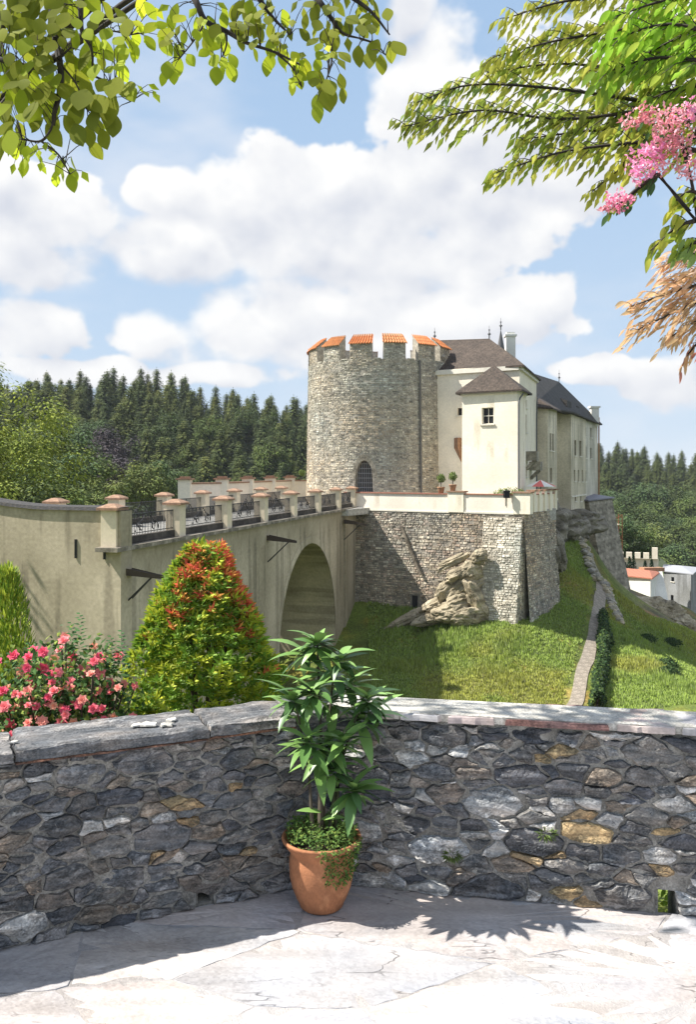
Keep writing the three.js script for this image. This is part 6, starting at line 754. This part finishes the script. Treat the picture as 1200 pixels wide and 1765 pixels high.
{
  const R = rng(1717), tone = { o: [0.46, 0.47, 0.075], g: [0.33, 0.42, 0.06], y: [0.62, 0.62, 0.11], d: [0.22, 0.26, 0.05], m: [0.30, 0.42, 0.13] }, narrow = [[1, 0.40, 0.5, 0.2], [1, 0.36, 0.7, 0.15], [1, 0.44, 0.3, 0.25]].map((a) => leafBlade(...a, 6));
  const o = thing('hornbeam_tree', 'tree with drooping olive green sprays reaching over the castle roof', 'tree', null, V(5.2, -1.0, -8.2)), st = [], lf = [];
  part(o, 'trunk', tube(curve([V(0, -0.6, 0), V(0.06, 2, 0), V(-0.1, 4.5, 0.3), V(0, 6.6, 0.5)], 14), 0.15, 10), BARK);
  for (const [a, b] of [[[-0.1, 4.4, 0.3], [1230, 150]], [[-0.1, 4.9, 0.3], [1230, 20]], [[-0.05, 3.9, 0.2], [1240, 232]], [[0, 5.4, 0.4], [1180, -40]]]) { const e = at(b[0], b[1], 5).sub(o.position), s = V(...a); bough(o, 'limb', [s, s.clone().lerp(e, 0.5).add(V(0, 0.2, 0)), e], 0.05, 0.016); }
  sprays(o, [[[[1230, 150], [1100, 190], [960, 205], [830, 190], [696, 218]], 95, 25, 'ogdog', 10, 5.0], [[[1200, 190], [1080, 170], [930, 150], [800, 148], [715, 178]], 70, 24, 'ogmyo', 10, 5.15], [[[1230, 20], [1080, 50], [960, 70], [850, 98]], 80, 25, 'oyg', 10, 5.1], [[[1180, -40], [1060, -10], [960, 5], [872, 32]], 60, 24, 'oy', 10, 5.0], [[[1240, 232], [1100, 245], [970, 262], [848, 300]], 60, 25, 'ogy', 10, 4.9], [[[1120, 250], [1075, 285], [1022, 330]], 45, 25, 'oy', 10, 4.9], [[[1230, 120], [1100, 120], [960, 110], [840, 125]], 75, 24, 'ogy', 10, 5.3], [[[1150, 215], [1020, 225], [900, 240]], 60, 25, 'god', 10, 5.1], [[[1750, 60], [1550, 90], [1350, 130], [1235, 150]], 110, 24, 'og', 16, 5.8], [[[1700, -60], [1500, -20], [1350, 0], [1235, 20]], 110, 24, 'oyg', 16, 5.8], [[[1700, 170], [1500, 190], [1360, 215], [1245, 232]], 100, 24, 'og', 16, 5.8], [[[1600, 280], [1480, 270], [1330, 250]], 90, 24, 'og', 16, 5.9]], R, st, lf);
  part(o, 'leaf_stalks', mergeGeometries(st), TWIG, true); leafTree(o, lf, R, narrow, tone, 0.36);
  const o2 = thing('lime_green_tree', 'bright lime green boughs in the top corner above the pink blossom', 'tree', null, V(4.6, -0.9, -6.6)), s2 = [], l2 = []; part(o2, 'trunk', tube(curve([V(0, -0.6, 0), V(0.05, 2, 0), V(-0.1, 4, 0.3), V(0, 5.6, 0.5)], 14), 0.10, 9), BARK);
  for (const [a, b] of [[[-0.1, 4.0, 0.3], [1240, 60]], [[-0.05, 3.8, 0.25], [1240, 110]], [[-0.1, 4.5, 0.35], [1240, -10]]]) { const e = at(b[0], b[1], 4.7).sub(o2.position), s = V(...a); bough(o2, 'limb', [s, s.clone().lerp(e, 0.5).add(V(0, 0.15, 0)), e], 0.035, 0.013); }
  sprays(o2, [[[[1240, 60], [1150, 42], [1045, 72]], 75, 31, 'byb', 10, 4.7], [[[1240, 110], [1130, 100], [1036, 128]], 70, 32, 'byg', 10, 4.75], [[[1240, -10], [1150, 0], [1062, 28]], 70, 31, 'by', 10, 4.7], [[[1240, 150], [1180, 150], [1110, 175]], 60, 30, 'yg', 11, 4.8], [[[1240, 30], [1160, 70], [1080, 110]], 80, 31, 'byg', 11, 4.85], [[[1240, 85], [1180, 75], [1120, 60]], 80, 31, 'byg', 11, 4.9], [[[1240, 190], [1190, 170], [1150, 150]], 60, 30, 'gy', 11, 4.9], [[[1560, 60], [1420, 50], [1245, 55]], 100, 29, 'byg', 16, 5.2], [[[1560, 130], [1420, 120], [1245, 110]], 90, 29, 'byg', 16, 5.2]], R, s2, l2); part(o2, 'leaf_stalks', mergeGeometries(s2), TWIG, true); leafTree(o2, l2, R, narrow, { b: [0.36, 0.62, 0.05], y: [0.50, 0.62, 0.08], g: [0.26, 0.40, 0.06] }, 0.4);
  // pink bougainvillea
  const b = thing('bougainvillea', 'flowering branch of pink blossom clusters hanging at the edge of the sky', 'shrub', null, V(3.4, -0.6, -5.6)), sb = [], lb = []; part(b, 'trunk', tube(curve([V(0, -0.6, 0), V(-0.2, 1.6, 0.3), V(-0.6, 3.0, 0.7), at(1250, 440, 4.7).sub(b.position)], 14), 0.05, 8), BARK);
  const qb = (x, y, d = 4.6) => at(x, y, d).sub(b.position); for (const l of [[[1250, 440], [1205, 385], [1165, 338], [1138, 300]], [[1190, 365], [1150, 318], [1128, 296]], [[1205, 385], [1190, 300], [1170, 240], [1150, 210]], [[1138, 300], [1105, 320], [1075, 345], [1052, 362]], [[1250, 440], [1215, 300], [1195, 200]]]) bough(b, 'branch', l.map(([x, y]) => qb(x, y)), 0.010, 0.004);
  sprays(b, [[[[1138, 300], [1110, 318], [1085, 340], [1048, 366]], 26, 22, 'dg', 12, 4.6], [[[1200, 380], [1170, 390], [1122, 432]], 34, 26, 'gy', 13, 4.6], [[[1220, 340], [1190, 330], [1165, 345]], 40, 26, 'yg', 13, 4.6], [[[1205, 260], [1160, 250], [1120, 240]], 46, 22, 'dg', 12, 4.65], [[[1215, 200], [1150, 195], [1090, 215]], 40, 22, 'dgo', 12, 4.65], [[[1230, 400], [1195, 420], [1170, 430]], 36, 26, 'gm', 13, 4.6]], R, sb, lb); part(b, 'leaf_stalks', mergeGeometries(sb), TWIG, true); leafTree(b, lb, R, narrow, { ...tone, d: [0.08, 0.16, 0.06] }, 0.42);
  const pm = [new THREE.MeshPhysicalMaterial({ vertexColors: true, roughness: 0.95, transmission: 0.4, thickness: 0, side: THREE.DoubleSide })];
  for (let [x, y, r, n, hue] of [[1110, 280, 30, 130, 0], [1128, 262, 22, 70, 0], [1105, 300, 18, 50, 0], [1152, 232, 26, 90, 1], [1168, 205, 26, 80, 1], [1140, 200, 22, 60, 1], [1108, 196, 20, 45, 2], [1085, 208, 16, 30, 2], [1066, 345, 24, 100, 3], [1186, 288, 24, 80, 1], [1190, 240, 24, 70, 1], [1155, 262, 20, 60, 2], [1185, 190, 24, 60, 0], [1046, 362, 10, 22, 2], [1135, 290, 18, 45, 1]]) { n *= 0.62; const F2 = new Leaves(), tn2 = [[0.92, 0.36, 0.62], [0.92, 0.42, 0.50], [0.78, 0.30, 0.36], [0.86, 0.26, 0.44]][hue]; for (let k = 0; k < n; k++) { const c = rdir(R).multiplyScalar(r * 4.6 / F * Math.cbrt(R())); const ax = rdir(R); for (let j = 0; j < 3; j++) { const dd = rdir(R).addScaledVector(ax, -0.2).normalize(); F2.add(c, dd, ax, 0.019 + R() * 0.010, 0.015, vary(R() < 0.15 ? [0.95, 0.62, 0.70] : tn2, R, 0.15), -0.1); } } const m = part(b, 'blossom_cluster', F2.geo(), pm[0], true); m.position.copy(qb(x, y, 4.55)); }
  // copper maple sprays
  const c = thing('copper_maple', 'feathery copper orange foliage reaching in below the pink blossom', 'tree', null, V(4.4, -0.8, -7.4)), sc = [], lc = []; part(c, 'trunk', tube(curve([V(0, -0.6, 0), V(-0.1, 1.5, 0.2), V(-0.2, 3.2, 0.7), V(-0.1, 4.2, 1.0)], 14), 0.08, 8), BARK);
  for (const [a, e] of [[[-0.2, 3.2, 0.7], [1250, 420]], [[-0.2, 3.0, 0.65], [1250, 480]], [[-0.15, 2.6, 0.5], [1250, 560]]]) { const s = V(...a), t = at(e[0], e[1], 5.4).sub(c.position); bough(c, 'limb', [s, s.clone().lerp(t, 0.5).add(V(0, 0.1, 0)), t], 0.025, 0.008); }
  sprays(c, [[[[1250, 420], [1190, 440], [1142, 458]], 56, 22, 'cp', 7, 5.4, 0.5], [[[1250, 480], [1170, 500], [1088, 528]], 62, 23, 'cb', 6, 5.4, 0.4], [[[1250, 500], [1170, 535], [1092, 572]], 60, 23, 'cb', 6, 5.4, 0.5], [[[1250, 470], [1200, 472], [1150, 486]], 46, 22, 'cp', 7, 5.4, 0.4], [[[1250, 540], [1200, 555], [1150, 585]], 46, 22, 'bc', 7, 5.4, 0.7], [[[1480, 440], [1370, 430], [1255, 425]], 60, 20, 'cpb', 10, 5.8, 0.5], [[[1480, 500], [1370, 490], [1255, 485]], 60, 20, 'cpb', 10, 5.8, 0.5], [[[1250, 560], [1205, 590], [1180, 620]], 36, 21, 'bcr', 8, 5.4, 0.8]], R, sc, lc); part(c, 'leaf_stalks', mergeGeometries(sc), std([0.42, 0.28, 0.20]), true); leafTree(c, lc, R, [leafBlade(1, 0.24, 0.4, 0.2, 4)], { c: [0.90, 0.58, 0.34], p: [0.94, 0.68, 0.52], b: [0.74, 0.52, 0.30], r: [0.60, 0.24, 0.18] }, 0.22);
}

// ---------------------------------------------------------------- a little summer haze
scene.fog = new THREE.FogExp2(new THREE.Color(0.80, 0.87, 0.95), 0.00012);
renderer.render(scene, camera);
